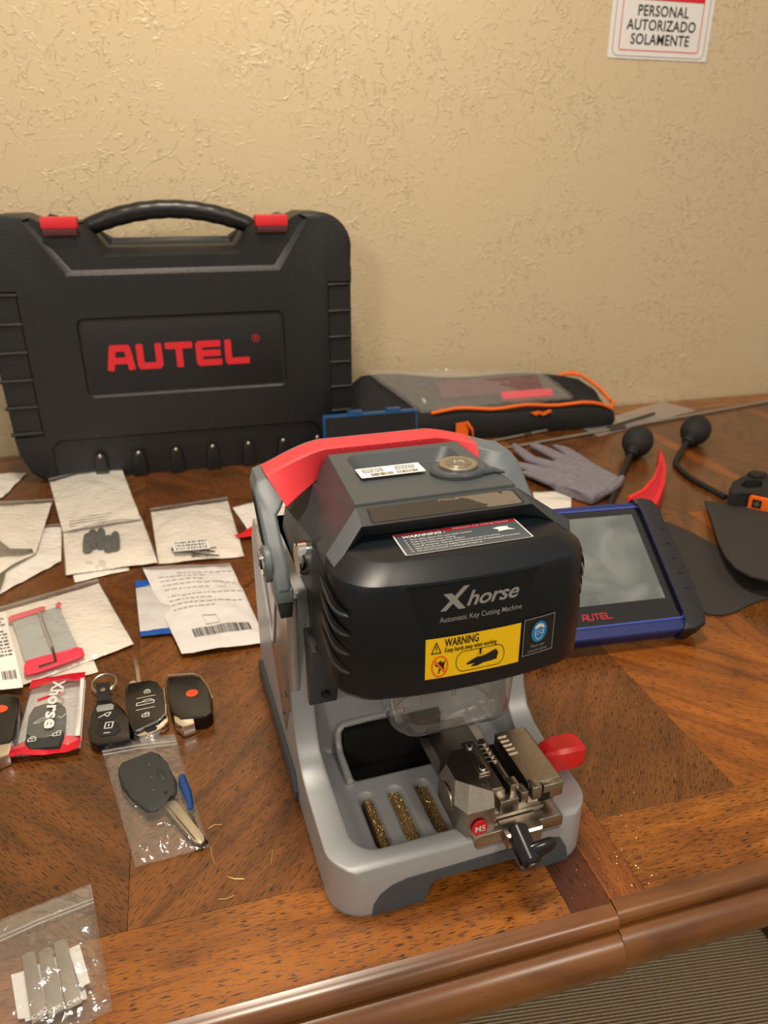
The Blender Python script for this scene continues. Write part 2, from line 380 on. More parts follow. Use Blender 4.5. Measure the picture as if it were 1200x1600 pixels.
def sheet(name, mat, parent, corners, z=.0006, nx=24, ny=18, amp=.0015, seed=0, thick=.0003, lift=None, freq=28, edge=0):
    """thin crumpled sheet between four world corners (tl,tr,br,bl)"""
    mb = MB(); V = []; b = []
    for j in range(ny+1):
        for i in range(nx+1):
            s_, t_ = i/nx, j/ny
            p = bil(corners, s_, t_)
            w = abs(noise.noise(Vector((p.x*freq+seed, p.y*freq, seed*3.1))))*2 + .4*noise.noise(Vector((p.x*freq*3, p.y*freq*3, seed)))
            h = z + amp*max(0, w)
            if lift: h += lift(s_, t_)
            if edge:
                e = edge*noise.noise(Vector((p.x*40+seed, p.y*40, 9)))
                if i in (0, nx): p = p + (corners[1]-corners[0]).normalized()*e
                if j in (0, ny): p = p + (corners[3]-corners[0]).normalized()*e
            V.append((p.x, p.y, p.z+h))
    k = nx+1
    F = [(j*k+i, (j+1)*k+i, (j+1)*k+i+1, j*k+i+1) for j in range(ny) for i in range(nx)]
    mb.poly(V, F)
    mb.keep = True
    if thick:
        n0 = len(V)
        geom = mb.bm.faces[:]
        r = bmesh.ops.duplicate(mb.bm, geom=geom)
        for g in r['geom']:
            if isinstance(g, bmesh.types.BMVert): g.co.z -= thick
    return mb.build(name, mat, parent, world=True, smooth=60)
def wq(*pp, z=0): return [at(x, y, z) for x, y in pp]
def cen(c): return sum(c, Vector())/len(c)

# ================================================================= SETTING
def struct(name, mb, mat): return meta(mb.build(name, mat, smooth=0), kind='structure')
FZ = -.75
b = MB(); c4 = [T(-3, -3), T(3.4, -3), T(3.4, 1.25), T(-3, 1.25)]
b.box(T(.2, -.9, FZ-.03), (6.4, 4.4, .06), Matrix.Rotation(TA, 3, 'Z')); struct('floor', b, 'carpet')
b = MB(); b.box((0, .05, 0), (6.4, .10, 3.1))
w = struct('wall_back', b, 'wall'); w.location = T(.2, 1.222, .80); w.rotation_euler = (0, 0, TA)

# sign on the wall -------------------------------------------------
sg = thing('wall_sign', 'white notice with black capitals and red header fixed to the beige wall', 'sign', T(.748, 1.221, .84), TA)
def sf(x, y): return (x, -.0012, y)
MB().prism(rrect(-.117, -.105, .117, .15, .004), -.0006, .0008, lambda p, q, h: (p, h-.0002, q)).build('backing', 'whitepr', sg)
def frame_strip(mb, x0, y0, x1, y1, r, w, f, n=6):
    a = rrect(x0, y0, x1, y1, r, n); bb = rrect(x0+w, y0+w, x1-w, y1-w, max(r-w, .0005), n); k = len(a)
    mb.poly([f(*p) for p in a]+[f(*p) for p in bb], [(i, (i+1) % k, k+(i+1) % k, k+i) for i in range(k)])
    return mb
frame_strip(MB(), -.108, -.101, .108, .146, .012, .0011, sf).build('grey_border', 'greyink', sg, smooth=0)
frame_strip(MB(), -.094, -.091, .094, .136, .005, .0018, sf).build('red_border', 'redpr', sg, smooth=0)
MB().prism([(-.093, -.008+.005), (.093, -.003), (.093, .135), (-.093, .135)], 0, .0006, lambda p, q, h: (p, -.0011-h, q)).build('header_panel', 'redpr', sg)
MB().text('ATENCION', .05, lambda x, y: (x, -.002, y+.035), bold=.03).build('header_lettering', 'whitepr', sg, smooth=0)
t_ = MB()
for s_, yy, wd in (('PERSONAL', -.022, 1), ('AUTORIZADO', -.0465, 1), ('SOLAMENTE', -.071, 1)):
    t_.text(s_, .0262, lambda x, y, yy=yy: (x, -.0016, y+yy), bold=.014, sx=.90, space=1.06)
t_.build('lettering', 'blackpr', sg, smooth=0)

# ================================================================= TABLE
tab = thing('conference_table', 'long glossy brown veneer table with moulded front edge by the wall', 'table', TO, TA)
TD = 1.215
# core slabs, left section a little lower and prouder
b = MB(); b.box(((-1.6)/2-.0005, TD/2, -.02), (1.6, TD, .032)); b.box((1.35/2+.0005+0.0, TD/2, -.02), (1.35, TD, .032)); b.build('tabletop_core', 'w_leg', tab, smooth=0)
def veneer(mat, u0, v0, u1, v1, dz=0):
    b = MB(); g = .00025
    b.box(((u0+u1)/2, (v0+v1)/2, -.002+dz), (u1-u0-g, v1-v0-g, .004), bev=.00015, seg=1)
    return b.build('veneer_panel', mat, tab, smooth=0)
BW = .072; L2 = -.355; CB = .034
# left section
veneer('w_border', L2*2, -.003, -CB, BW); veneer('w_crossdk', -CB, -.003, 0, TD, 0)
veneer('w_border', L2*2, TD-BW, -CB, TD)
for v0, v1, flip in ((BW, .61, 0), (.61, TD-BW, 1)):
    veneer('w_rise' if not flip else 'w_fall2', L2, v0, -CB, v1)
    veneer('w_rise2' if flip else 'w_fall2', L2*2, v0, L2, v1)
veneer("w_crossdk", L2*2-.05, -.003, L2*2, TD); veneer('w_rise', -1.6, -.003, L2*2-.05, TD)
# leaf and right section
for base in (0, .345, .69, 1.035):
    veneer('w_cross', base, 0, base+.031, TD)
    e = base+.345
    for v0 in (0, TD-BW):
        veneer('w_border', base+.031, v0, e, v0+BW)
    mid = base+.172
    for v0, v1, fl in ((BW, .61, 0), (.61, TD-BW, 1)):
        veneer('w_rise2' if not fl else 'w_fall2', base+.031, v0, mid, v1)
        veneer('w_fall' if not fl else 'w_rise2', mid, v0, e, v1)  # brighter front panel: sheen of the grain put into the veneer colour
# moulding: profile in (v,z)
def moulding(u0, u1, dv, dz):
    P = [(0, 0), (-.003, -.0006)]
    for k in range(7):
        a = math.radians(90+80*k/6); P.append((-.004+.010*math.cos(a), -.0095+.0088*math.sin(a)))
    P += [(-.0136, -.0115), (-.0118, -.0128), (-.0112, -.0150)]
    for k in range(13):
        a = math.radians(100+150*k/12); P.append((-.010+.019*math.cos(a), -.0345+.0200*math.sin(a)))
    P += [(-.014, -.0545), (0, -.0545)]
    b = MB(); b.prism([(v+dv, z+dz) for v, z in P], u0, u1, lambda p, q, h: (h, p, q))
    b.bm.faces.ensure_lookup_table()
    return b.build('edge_moulding', 'moulding', tab, smooth=35)
moulding(-1.6, -.0006, -.003, -.0002); moulding(.0006, 1.35, 0.0, 0)
b = MB(); b.box((-.15, TD/2, -.08), (2.2, TD-.3, .09)); b.build('apron', 'w_leg', tab, smooth=0)
for u in (-.9, .75):
    b = MB(); b.box((u, .62, -.435), (.16, .5, .63), bev=.01); b.box((u, .62, -.735), (.22, .8, .035), bev=.008); b.build('pedestal', 'w_leg', tab)

# ================================================================= KEY CUTTING MACHINE
MA = math.radians(18)
mo = at(590, 1427); mex = Vector((math.cos(MA), math.sin(MA), 0))
mc = thing('key_cutting_machine', 'grey and silver key cutting machine with red carry handle at the table edge', 'machine', mo+mex*.075, MA)
side = lambda p, q, h: (h, p, q)            # (y,z) outline extruded in x
front = lambda p, q, h: (p, h, q)           # (x,z) outline extruded in y
HW = .108
# --- silver base shell
prof = [(0, 0), (0, .040), (.002, .0445), (.007, .047), (.085, .047), (.104, .051), (.118, .060), (.127, .076), (.133, .105), (.138, .165), (.145, .20),
        (.30, .20), (.322, .17), (.338, .05), (.342, 0)]
b = MB(); b.prism(prof, -HW, HW, side); base = b.build('base_shell', 'silver', mc, smooth=35)
def cutter(b): return b.build('cut', 'silver', mc, smooth=0)
b = MB(); b.prism(rrect(-HW, 0, HW, .342, [.02, .02, .028, .028], 10), -.01, .3); boolean(base, cutter(b), 'INTERSECT')
# side walls of the column lean inwards
b = MB(); rings = []
for z, off in ((.0335, .006), (.036, .002), (.041, 0), (.06, -.003), (.25, -.003)):
    rings.append([(x, y, z) for x, y in rrect(-.086+off, .017+off, .086-off, .143-off*.5, [.008, .008, .02, .02], 8)])
b.loft(rings); boolean(base, cutter(b))
for cx in (-.0600, -.0350, -.0105):
    b = MB(); rr_ = []
    for z, q in ((.014, .0058), (.031, .0058), (.0335, .0075), (.037, .0080)):
        rr_.append([(x, y, z) for x, y in capsule(cx, .027-(q-.0058), .085+(q-.0058), q)])
    b.loft(rr_); boolean(base, cutter(b))
b = MB(); b.prism(rrect(-.064, .100, .030, .165, [.002, .002, .004, .004]), .010, .056); boolean(base, cutter(b))
b = MB(); b.prism([(-.036, -.01), (.046, -.01), (.045, .013), (.040, .018), (-.031, .019), (-.035, .014)], -.01, .024, front); boolean(base, cutter(b))
# raised lip round the chip opening
b = MB(); lip = [(-.0665, .100), (-.0665, .1300), (-.0665, .137)]
b.tube([(-.068, .098, .036), (-.068, .132, .0375), (-.0675, .1395, .044), (-.067, .1405, .056), (-.062, .1425, .0605), (-.035, .1435, .0610), (-.005, .1445, .0610)], .0032, 10)
b.build('chip_opening_rim', 'silver', mc)
b = MB(); b.box((-.017, .150, .036), (.092, .0285, .040)); b.box((-.017, .115, .0115), (.092, .05, .002)); b.build('chip_chute', 'void', mc, smooth=0)
# chip drawer with brass chips seen through the slots
dr = MB(); dr.box((-.035, .056, .0150), (.076, .072, .0018)); dr = dr.build('chip_drawer', 'foot', mc)
b = MB(); rnd = random.Random(3)
for cx, fr in ((-.0600, .45), (-.0350, .9), (-.0105, .9)):
    for k in range(1500):
        y = rnd.uniform(.0285, .0835); x = cx + (rnd.uniform(-.0055, .0055) if fr > .5 else rnd.uniform(-.0005, .0056))
        z = .0250+rnd.random()*.0040; s_ = rnd.uniform(.0004, .0010)
        q = [Vector((rnd.uniform(-1, 1), rnd.uniform(-1, 1), rnd.uniform(-1, 1)))*s_ for _ in range(3)]
        b.poly([Vector((x, y, z))+v for v in q], [(0, 1, 2)])
meta(b.build('brass_chips', 'chips', mc, smooth=0), kind='stuff')
b = MB()
for cx in (-.035, -.0105): b.prism(capsule(cx, .027, .085, .0056), .0158, .0262)
b.prism(capsule(-.0575, .030, .084, .0030), .0158, .0255)
b.build('chip_bed', pmat('chip_bed', '#8d7448', .7, nscale=900, nvar=.6, bump=1, bscale=900), mc)
# chips scattered in tray and mouth
b = MB()
for k in range(260):
    x = rnd.uniform(-.08, .085); y = rnd.uniform(.02, .135); s_ = rnd.uniform(.0002, .0005)
    z = .0343
    q = [Vector((rnd.uniform(-1, 1), rnd.uniform(-1, 1), rnd.uniform(.1, .6)))*s_ for _ in range(3)]
    b.poly([Vector((x, y, z))+v for v in q], [(0, 1, 2)])
meta(b.build('tray_shavings', 'shaving', mc, smooth=0), kind='stuff')
# front foot panel
fp = [(-.079, 0), (-.078, .010), (-.073, .019), (-.064, .0255), (-.052, .0285), (.066, .0300), (.077, .0265), (.083, .015), (.086, 0),
      (.046, 0), (.045, .012), (.040, .018), (-.028, .0195), (-.034, .015), (-.036, .004), (-.037, 0)]
b = MB(); b.prism(fp, -.0012, .003, front); b.build('front_foot_panel', 'foot', mc, smooth=30)
for s in (-1, 1):
    b = MB(); b.prism([(.128, .001), (.126, .012), (.135, .026), (.31, .026), (.325, .018), (.327, .001)], s*HW-s*.002, s*(HW+.0035), side, bev=.0012)
    b.build('side_bumper', 'foot', mc)
# silver side panels with V relief
for s in (-1, 1):
    b = MB(); b.prism([(.124, .208), (.136, .090), (.146, .088), (.168, .046), (.176, .050), (.275, .17), (.270, .208)], s*.100, s*(HW+.0012), side, bev=.0008)
    sp = b.build('side_panel', 'side', mc, smooth=30)
    b = MB()
    for pa in ([(.166, .195), (.172, .197), (.200, .128), (.196, .122)], [(.196, .122), (.200, .128), (.245, .192), (.252, .190)]):
        b.prism(pa, s*HW, s*(HW+.003), side, bev=.001)
    b.build('relief_rib', 'side', sp)
    for y, z in ((.150, .100), (.170, .066), (.262, .17)):
        b = MB(); b.cyl((s*(HW+.0012), y, z), .0028, .002, (1, 0, 0), 12); b.build('screw', 'steeldk', sp)
# --- column core and cap
b = MB(); b.prism([(.139, .12), (.137, .20), (.30, .20), (.31, .12)], -.088, .088, side); b.build('column_core', 'void', mc, smooth=0)  # black block stands for the shaded recess between the cheeks
AW = .094
rf = [(AW, .104, .165), (AW, .070, .270), (.064, .100, .2885), (-.064, .100, .2885), (-AW, .070, .270), (-AW, .104, .165)]
rb_ = [(AW-.003, .290, .165), (AW-.006, .256, .228), (.074, .236, .262), (-.074, .236, .262), (-AW+.006, .256, .228), (-AW+.003, .290, .165)]
r2 = [(AW-.006, .098, .165), (AW-.004, .060, .2630), (.066, .078, .2835), (-.066, .078, .2835), (-AW+.004, .060, .2630), (-AW+.006, .098, .165)]
r3 = [(AW-.011, .106, .165), (AW-.010, .080, .254), (.062, .088, .2720), (-.062, .088, .2720), (-AW+.010, .080, .254), (-AW+.011, .106, .165)]
b = MB(); b.loft([r3, r2, rf, rb_]); b.build('body_cap', 'dark', mc, smooth=20)
# cheeks hanging at both sides of the column front
for s in (-1, 1):
    b = MB(); b.prism([(.1035, .17), (.1285, .100), (.160, .094), (.166, .17)], s*.070, s*AW, side, bev=.001)
    ck = b.build('cheek', 'dark', mc, smooth=20)
    b = MB(); b.cyl((s*.081, .1225, .113), .0038, .003, (0, -.93, -.33), 16); b.build('plug', 'black', ck)
# raised slab on top with dish
st = [(.058, .205, .2925), (-.058, .205, .2925), (-.0635, .103, .2900), (.0635, .103, .2900)]
sb_ = [(.070, .219, .262), (-.070, .219, .262), (-.066, .1005, .280), (.066, .1005, .280)]
b = MB(); b.loft([sb_, st]); slab = b.build('top_slab', 'slab', mc, smooth=20)
b = MB(); rings = []
for z, off in ((.2820, .010), (.2830, .009), (.2945, .0), (.30, -.001)):
    rings.append([(x, y, z) for x, y in rrect(-.048+off, .150-off*.2, .050-off, .199-off, [.01, .01, .004, .004], 5)])
b.loft(rings); boolean(slab, cutter(b))
b = MB(); rings = []
for z, q in ((.284, .0240), (.2935, .0235), (.2958, .0215)):
    rings.append([(.032+q*math.cos(a_)*(1.0), .138+q*.78*math.sin(a_), z) for a_ in [2*math.pi*k/40 for k in range(40)]])
b.loft(rings); b.build('button_boss', 'slab', mc, smooth=30)
b = MB(); b.tube([(.046, .128, .2925), (.058, .129, .2925), (.066, .124, .2918)], [.004, .003, .001], 8); b.build('boss_tail', 'slab', mc)
b = MB(); b.cyl((.032, .139, .2968), .0158, .0035, n=40, bev=.0008); bt = b.build('push_button', 'brushed', mc, smooth=30)
b = MB(); b.cyl((.032, .139, .2986), .0105, .0016, n=36, bev=.0005); b.build('button_cap', 'brushed', bt)
b = MB(); b.cyl((.032, .139, .29945), .0092, .0002, n=36); b.build('button_face', pmat('satin_button', '#8c8578', .45, .8), bt)
b = MB(); b.tube([(.028, .136, .2996), (.030, .142, .2996), (.032, .137, .2996), (.034, .142, .2996), (.036, .136, .2996)], .0004, 5)
b.build('button_mark', 'whitepr', bt)
# barcode sticker on the slab (lies in front of the dish)
def ssl(p, q, h=0): return (p+.001, q-.005, .2902+(q-.103)*.0245+h+.0001)
stk = MB(); stk.prism(rrect(-.043, .1465, .010, .1655, .0012, 3), .0002, .0005, lambda p, q, h: ssl(p, q, h+.0018)); sk = stk.build('barcode_sticker', 'white', mc, smooth=0)
b = MB(); rnd = random.Random(5)
for x0, x1 in ((-.034, -.016), (-.013, .004)):
    x = x0
    while x < x1:
        w_ = rnd.choice((.00025, .0004, .0007)); b.poly([ssl(x, .1475, .0026), ssl(x+w_, .1475, .0026), ssl(x+w_, .1530, .0026), ssl(x, .1530, .0026)], [(0, 1, 2, 3)]); x += w_+rnd.choice((.0004, .0006))
for x0 in (-.039, -.012):
    for r_ in range(3):
        x = x0
        while x < x0+.016:
            w_ = rnd.uniform(.0005, .002); y0 = .1555+r_*.0028
            b.poly([ssl(x, y0, .0026), ssl(x+w_, y0, .0026), ssl(x+w_, y0+.0013, .0026), ssl(x, y0+.0013, .0026)], [(0, 1, 2, 3)]); x += w_+.0006
b.build('barcode_print', 'blackpr', sk, smooth=0)
# worn name plate on the sloping band between crease and visor
def band(s_, t_, h=0):      # s -1..1, t 0 (rear) ..1 (front)
    x = lerp(.064, .066, t_)*s_; return (x, lerp(.100, .078, t_)-h*.22, lerp(.2885, .2835, t_)+h*.97)
b = MB(); b.prism(rrect(-.86, .16, .90, .90, [.05, .05, .05, .05], 4), .0001, .0006, band); b.build('worn_plate', 'worn', mc, smooth=0)
b = MB(); frame_strip(b, -.88, .12, .92, .94, .05, .012, lambda p, q: band(p, q, .0007)); b.build('plate_outline', 'void', mc, smooth=0)

# --- visor head
VW = .0965
def vfront(x, o=0): return .0205+o+.0135*(abs(x)/VW)**2.4
def vout(o, z, back=.112, n=22, fo=0):
    w_ = VW-o; pts = [(w_, back, z), (w_, .078, z)]
    R_ = .030
    xs = [w_-R_*(1-math.cos(math.radians(a))) for a in range(0, 91, 9)]
    pts += [(w_-R_*(1-math.cos(math.radians(a))), vfront(w_-R_, o)+fo+R_*(1-math.sin(math.radians(a)))+.0015*(1-a/90), z) for a in range(0, 91, 10)]
    xs = [lerp(w_-R_, -(w_-R_), k/n) for k in range(1, n)]
    pts += [(x, vfront(x, o)+fo, z) for x in xs]
    pts += [(-p[0], p[1], z) for p in pts[:12][::-1]]
    return pts
rings = [vout(.006, .1735), vout(.0015, .1745), vout(0, .178), vout(0, .215), vout(.002, .258), vout(.0035, .2625), vout(.0150, .2708, .100, fo=.004), vout(.0170, .2718, .098, fo=.007)]
# rake: upper part leans back slightly
b = MB(); b.loft(rings); visor = b.build('visor_hood', 'visor', mc, smooth=28)
def vis(x, z, h=0):          # point on the visor front
    o = 0 if z < .215 else (z-.215)/.043*.002
    return (x, vfront(x, o)-h, z)
# embossed shield
b = MB(); sh = [(-.046, .243), (-.036, .208), (-.030, .203), (.040, .203), (.046, .208), (.056, .243)]
grid = []
nx_ = 20
V = []; 
for j in range(7):
    z = lerp(.2605, .2255, j/6); hx = lerp(.050, .038, j/6)
    for i in range(nx_+1): V.append(vis(.004+lerp(-hx, hx, i/nx_), z, .0006 if 0 < i < nx_ and j < 6 else -.0002))
F = [(j*(nx_+1)+i, (j+1)*(nx_+1)+i, (j+1)*(nx_+1)+i+1, j*(nx_+1)+i+1) for j in range(6) for i in range(nx_)]
b.poly(V, F); b.build('embossed_shield', 'visor', mc, smooth=50)
b = MB()
fx = lambda x, y: vis(.0015+x*.84, .2475+y*.84, .0009)
b.text('horse', .0185, lambda x, y: fx(x+.0085, y), bold=.018, shear=.32, sx=1.12, space=.95)
b.poly([fx(x-.022, y) for x, y in ((-.014, -.0075), (-.009, -.0075), (.0105, .0125), (.0055, .0125))], [(0, 1, 2, 3)])
b.poly([fx(x-.022, y) for x, y in ((-.0115, .0075), (-.0045, .0075), (.0075, -.0075), (.0015, -.0075))], [(0, 1, 2, 3)])
lg = b.build('logo_lettering', 'greypr', visor, smooth=0)
b = MB(); b.text('Automatic Key Cutting Machine', .0058, lambda x, y: vis(.0015+x*.94, .2345+y*.98, .0009), bold=.004, sx=.86); b.build('small_lettering', 'greypr', visor, smooth=0)
# yellow warning sticker
def vpatch(mb, x0, x1, z0, z1, h, n=14, f=None):
    V = [vis(lerp(x0, x1, i/n), z, h) for z in (z0, z1) for i in range(n+1)]
    mb.poly(V, [(i, i+1, n+2+i, n+1+i) for i in range(n)]); return mb
yx0, yx1, yz0, yz1 = -.0385, .0325, .1885, .2210
vis0 = vis
def vis(x, z, h=0): return vis0(x-.005, .1885+(z-.1840)*1.477, h)
ys = vpatch(MB(), -.0335, .0375, .1840, .2060, .0007).build('warning_sticker', 'yellow', visor, smooth=0)
b = MB()
b.text('WARNING', .0060, lambda x, y: vis(-.020+x, .2028+y, .0009), bold=.02, align='LEFT', sx=.86)
b.text('Keep hands away when working', .0037, lambda x, y: vis(-.020+x, .1989+y, .0009), bold=.012, align='LEFT', sx=.80)
def ring(mb, cx, cz, r, w_, h, n=36, sx=1.0):
    V = [vis(cx+q*math.cos(2*math.pi*k/n)*sx, cz+q*math.sin(2*math.pi*k/n), h) for q in (r, r-w_) for k in range(n)]
    mb.poly(V, [(k, (k+1) % n, n+(k+1) % n, n+k) for k in range(n)]); return mb
# triangle
tr = [(-.0298, .1977), (-.0222, .1977), (-.0260, .2043)]; ti = [(-.0288, .1983), (-.0232, .1983), (-.0260, .2031)]
b.poly([vis(*p, .0009) for p in tr+ti], [(0, 1, 4, 3), (1, 2, 5, 4), (2, 0, 3, 5)])
b.poly([vis(*p, .0009) for p in ((-.0264, .2018), (-.0256, .2018), (-.0258, .1996), (-.0262, .1996))], [(0, 1, 2, 3)])
b.poly([vis(*p, .0009) for p in ((-.0263, .1992), (-.0257, .1992), (-.0257, .1987), (-.0263, .1987))], [(0, 1, 2, 3)])
# stadium outline
n = 40; V = []
for q in (1.0, .93):
    for k in range(n):
        a = 2*math.pi*k/n; cxs = .0115 if math.cos(a) >= 0 else -.0015
        V.append(vis(cxs+.002+(.0062 if math.cos(a) >= 0 else -.0062)+.0058*q*math.cos(a), .1912+.0058*q*math.sin(a), .0009))
b.poly(V, [(k, (k+1) % n, n+(k+1) % n, n+k) for k in range(n)])
# hand silhouette and cutter
hd = [(-.0035, .1897), (.0005, .1912), (.0045, .1924), (.0075, .1922), (.0115, .1929), (.0185, .1948), (.0205, .1925), (.0195, .1890), (.0150, .1885), (.0095, .1884), (.0050, .1872), (.0000, .1873), (.0012, .1884), (.0030, .1890), (-.0030, .1888)]
b.poly([vis(*p, .0009) for p in hd], [tuple(range(len(hd)))])
b.poly([vis(*p, .0009) for p in ((.0058, .1968), (.0076, .1968), (.0074, .1944), (.0067, .1926), (.0060, .1944))], [(0, 1, 2, 3, 4)])
for dx in (-1, 1):
    for a in (20, 50):
        c_, s_ = math.cos(math.radians(a)), math.sin(math.radians(a))
        b.poly([vis(.0067+dx*(.0016*c_), .1926+.0016*s_, .0009), vis(.0067+dx*(.0030*c_), .1926+.0030*s_, .0009), vis(.0067+dx*(.0030*c_), .1926+.0030*s_+.0002, .0009), vis(.0067+dx*.0016*c_, .1926+.0016*s_+.0002, .0009)], [(0, 1, 2, 3)])
# sprayer silhouette
b.poly([vis(-.0232+x, .1905+z, .0009) for x, z in ((-.0035, .0012), (-.0010, .0022), (.0005, .0034), (.0015, .0020), (.0040, .0028), (.0030, .0005), (.0034, -.0022), (.0010, -.0012), (-.0004, -.0040), (-.0012, -.0040), (-.0002, -.0006), (-.0030, .0004))], [tuple(range(12))])
b.build('sticker_print', 'blackpr', ys, smooth=0)
b = MB(); ring(b, -.0232, .1905, .0060, .0009, .0011)
b.poly([vis(-.0232+x, .1905+z, .0011) for x, z in ((-.0044, .0030), (-.0036, .0040), (.0044, -.0030), (.0036, -.0040))], [(0, 1, 2, 3)])
b.build('prohibition_ring', 'orange', ys, smooth=0)
# protective glasses sticker
def vis(x, z, h=0): return vis0(x-.0045, .1920+(z-.1845)*1.24, h)
gs = vpatch(MB(), .0395, .0655, .1845, .2090, .0007, 6).build('glasses_sticker', 'blackpr', visor, smooth=0)
b = MB()
for a_ in ((.0395, .0655, .1845, .1850), (.0395, .0655, .2085, .2090), (.0395, .0400, .1845, .2090), (.0650, .0655, .1845, .2090)): vpatch(b, *a_, .0010, 4)
b.text('Please wear', .0028, lambda x, y: vis(.0525+x, .1900+y, .0010), sx=.9); b.text('protective glasses', .0028, lambda x, y: vis(.0525+x, .1870+y, .0010), sx=.82)
b.build('sticker_lettering', 'greypr', gs, smooth=0)
b = MB(); b.poly([vis(.0525+.0066*math.cos(2*math.pi*k/36), .1992+.0070*math.sin(2*math.pi*k/36), .0011) for k in range(36)], [tuple(range(36))]); b.build('blue_disc', 'bluepr', gs, smooth=0)
b = MB()
b.poly([vis(.0525+x, .1992+z, .0013) for x, z in ((-.0040, .0022), (-.0036, .0042), (-.0010, .0054), (.0022, .0050), (.0042, .0030), (.0040, .0016), (.0010, .0032), (-.0020, .0022))], [tuple(range(8))])
hp = [(-.0038, .0014), (-.0038, -.0014), (-.0022, -.0044), (0, -.0054), (.0022, -.0044), (.0038, -.0014), (.0038, .0014)]
for (xa, za), (xb, zb) in zip(hp, hp[1:]):
    b.poly([vis(.0525+x, .1992+z, .0013) for x, z in ((xa, za), (xb, zb), (xb*.9, zb*.92), (xa*.9, za*.92))], [(0, 1, 2, 3)])
for cx in (-.0017, .0019): ring(b, .0525+cx, .1990, .0014, .0003, .0013, 16)
b.build('face_symbol', 'whitepr', gs, smooth=0)
vis = vis0
# sticker on the visor top and its bevel
def vtop(x, y, h=0): return (x, y, .2719+h)
b = MB(); lab = [(-.055, .078), (.056, .0785), (.060, .0395), (-.054, .0385)]
def lq(s_, t_, h=0):         # s 0..1 left-right, t 0..1 rear-front
    a_ = lerp(-.0430, .0530, s_); bb = lerp(-.0440, .0520, s_)
    return vtop(lerp(a_, bb, t_), lerp(.0800, .0475, t_), h)
TOPL = MB(); TOPL.prism(rrect(0, 0, 1, 1, .03, 4), .0001, .0004, lambda p, q, h: lq(p, q, h)); tl = TOPL.build('instruction_label', 'labelgrey', visor, smooth=0)
b = MB(); frame_strip(b, .0, .0, 1, 1, .03, .010, lambda p, q: lq(p, q, .0006))
b.text('WARNNING :', .0058, lambda x, y: lq(.055+x*10, .185-y*28, .0008), bold=.02, shear=.25, align='LEFT', sx=.95)
lines = ['Wear safety glasses that meet ANSI standards', 'Keep hands away when working', 'Keep the machine away from children', 'Cut off the power when the machine is not in use or in service', 'Please ensure that there is no clogging residue on the machine during packaging and transportation', 'Do not use tools such as spray gun to clean up']
for k, ln in enumerate(lines):
    b.text(ln, .0031, lambda x, y, k=k: lq(.10+x*10, .345+k*.105-y*28, .0008), align='LEFT', sx=.85 if k != 4 else .66)
    b.poly([lq(.06+dx, .345+k*.105+dy, .0008) for dx, dy in ((0, -.015), (.012, -.015), (.012, .015), (0, .015))], [(0, 1, 2, 3)])
b.poly([lq(.76+x*1.1, .33+y, .0008) for x, y in ((0, .02), (.05, -.02), (.12, .0), (.11, .08), (.15, .2), (.09, .17), (.02, .20), (.035, .11))], [tuple(range(8))])
b.build('label_lettering', 'whitepr', tl, smooth=0)
b = MB(); b.poly([lq(x, y, .0007) for x, y in ((.01, .01), (.99, .01), (.985, .14), (.42, .14), (.39, .08), (.012, .08))], [(0, 1, 2, 3, 4, 5)]); hd_ = b.build('label_header', 'redpr', tl, smooth=0)
b = MB(); b.text('Automatic Key Cutting Machine', .0040, lambda x, y: lq(.70+x*10, .078-y*28, .0009), shear=.2, sx=.9); b.build('header_lettering', 'whitepr', tl, smooth=0)
# vents on both flanks of the visor
def vcorner(t_, z, h=0):     # t along outline from the side (0) round to the front (1)
    P = vout(0, z)[1:14]; k = min(int(t_*11), 10); f = t_*11-k
    a_, b_ = Vector(P[k]), Vector(P[k+1]); p = a_.lerp(b_, f); tg = (b_-a_).normalized(); nrm = Vector((-tg.y, tg.x, 0))
    if nrm.x < 0 and t_ < .5: nrm = -nrm
    if t_ >= .5 and nrm.y > 0: nrm = -nrm
    return p+nrm*h
for s in (-1, 1):
    for k in range(4):
        z0 = .2560-k*.0150; ln = .50; oo = .0006 if s < 0 else .0002
        up, lo = [], []
        for q in range(10):
            t_ = q/9*ln; zz = z0-t_*.026
            up.append(vcorner(t_, zz, oo)); lo.append(vcorner(t_, zz-.0052*math.sin(math.pi*min(1, .18+q/9*.8))-.0010, oo))
        up = [(v.x*-1*(-s), v.y, v.z) for v in up]; lo = [(v.x*-1*(-s), v.y, v.z) for v in lo]
        b = MB(); b.poly(up+lo, [(i, i+1, 11+i, 10+i) for i in range(9)]); vt = b.build('vent_slot', 'void', visor, smooth=0)  # flat black strip on the surface paints the shade of a slot
        pts = []
        for q in range(10):
            t_ = q/9*ln; zz = z0-t_*.026-.0052*math.sin(math.pi*min(1, .18+q/9*.8))-.0026
            v = vcorner(t_, zz, -.0002 if s < 0 else -.0010); pts.append((v.x*s, v.y, v.z))
        b = MB(); b.tube(pts, [.0006]+[.0019 if s < 0 else .0012]*7+[.0012, .0004], 8); b.build('vent_louvre', 'dark', visor)  # plastic lighter than the hood puts the louvre highlight into colour

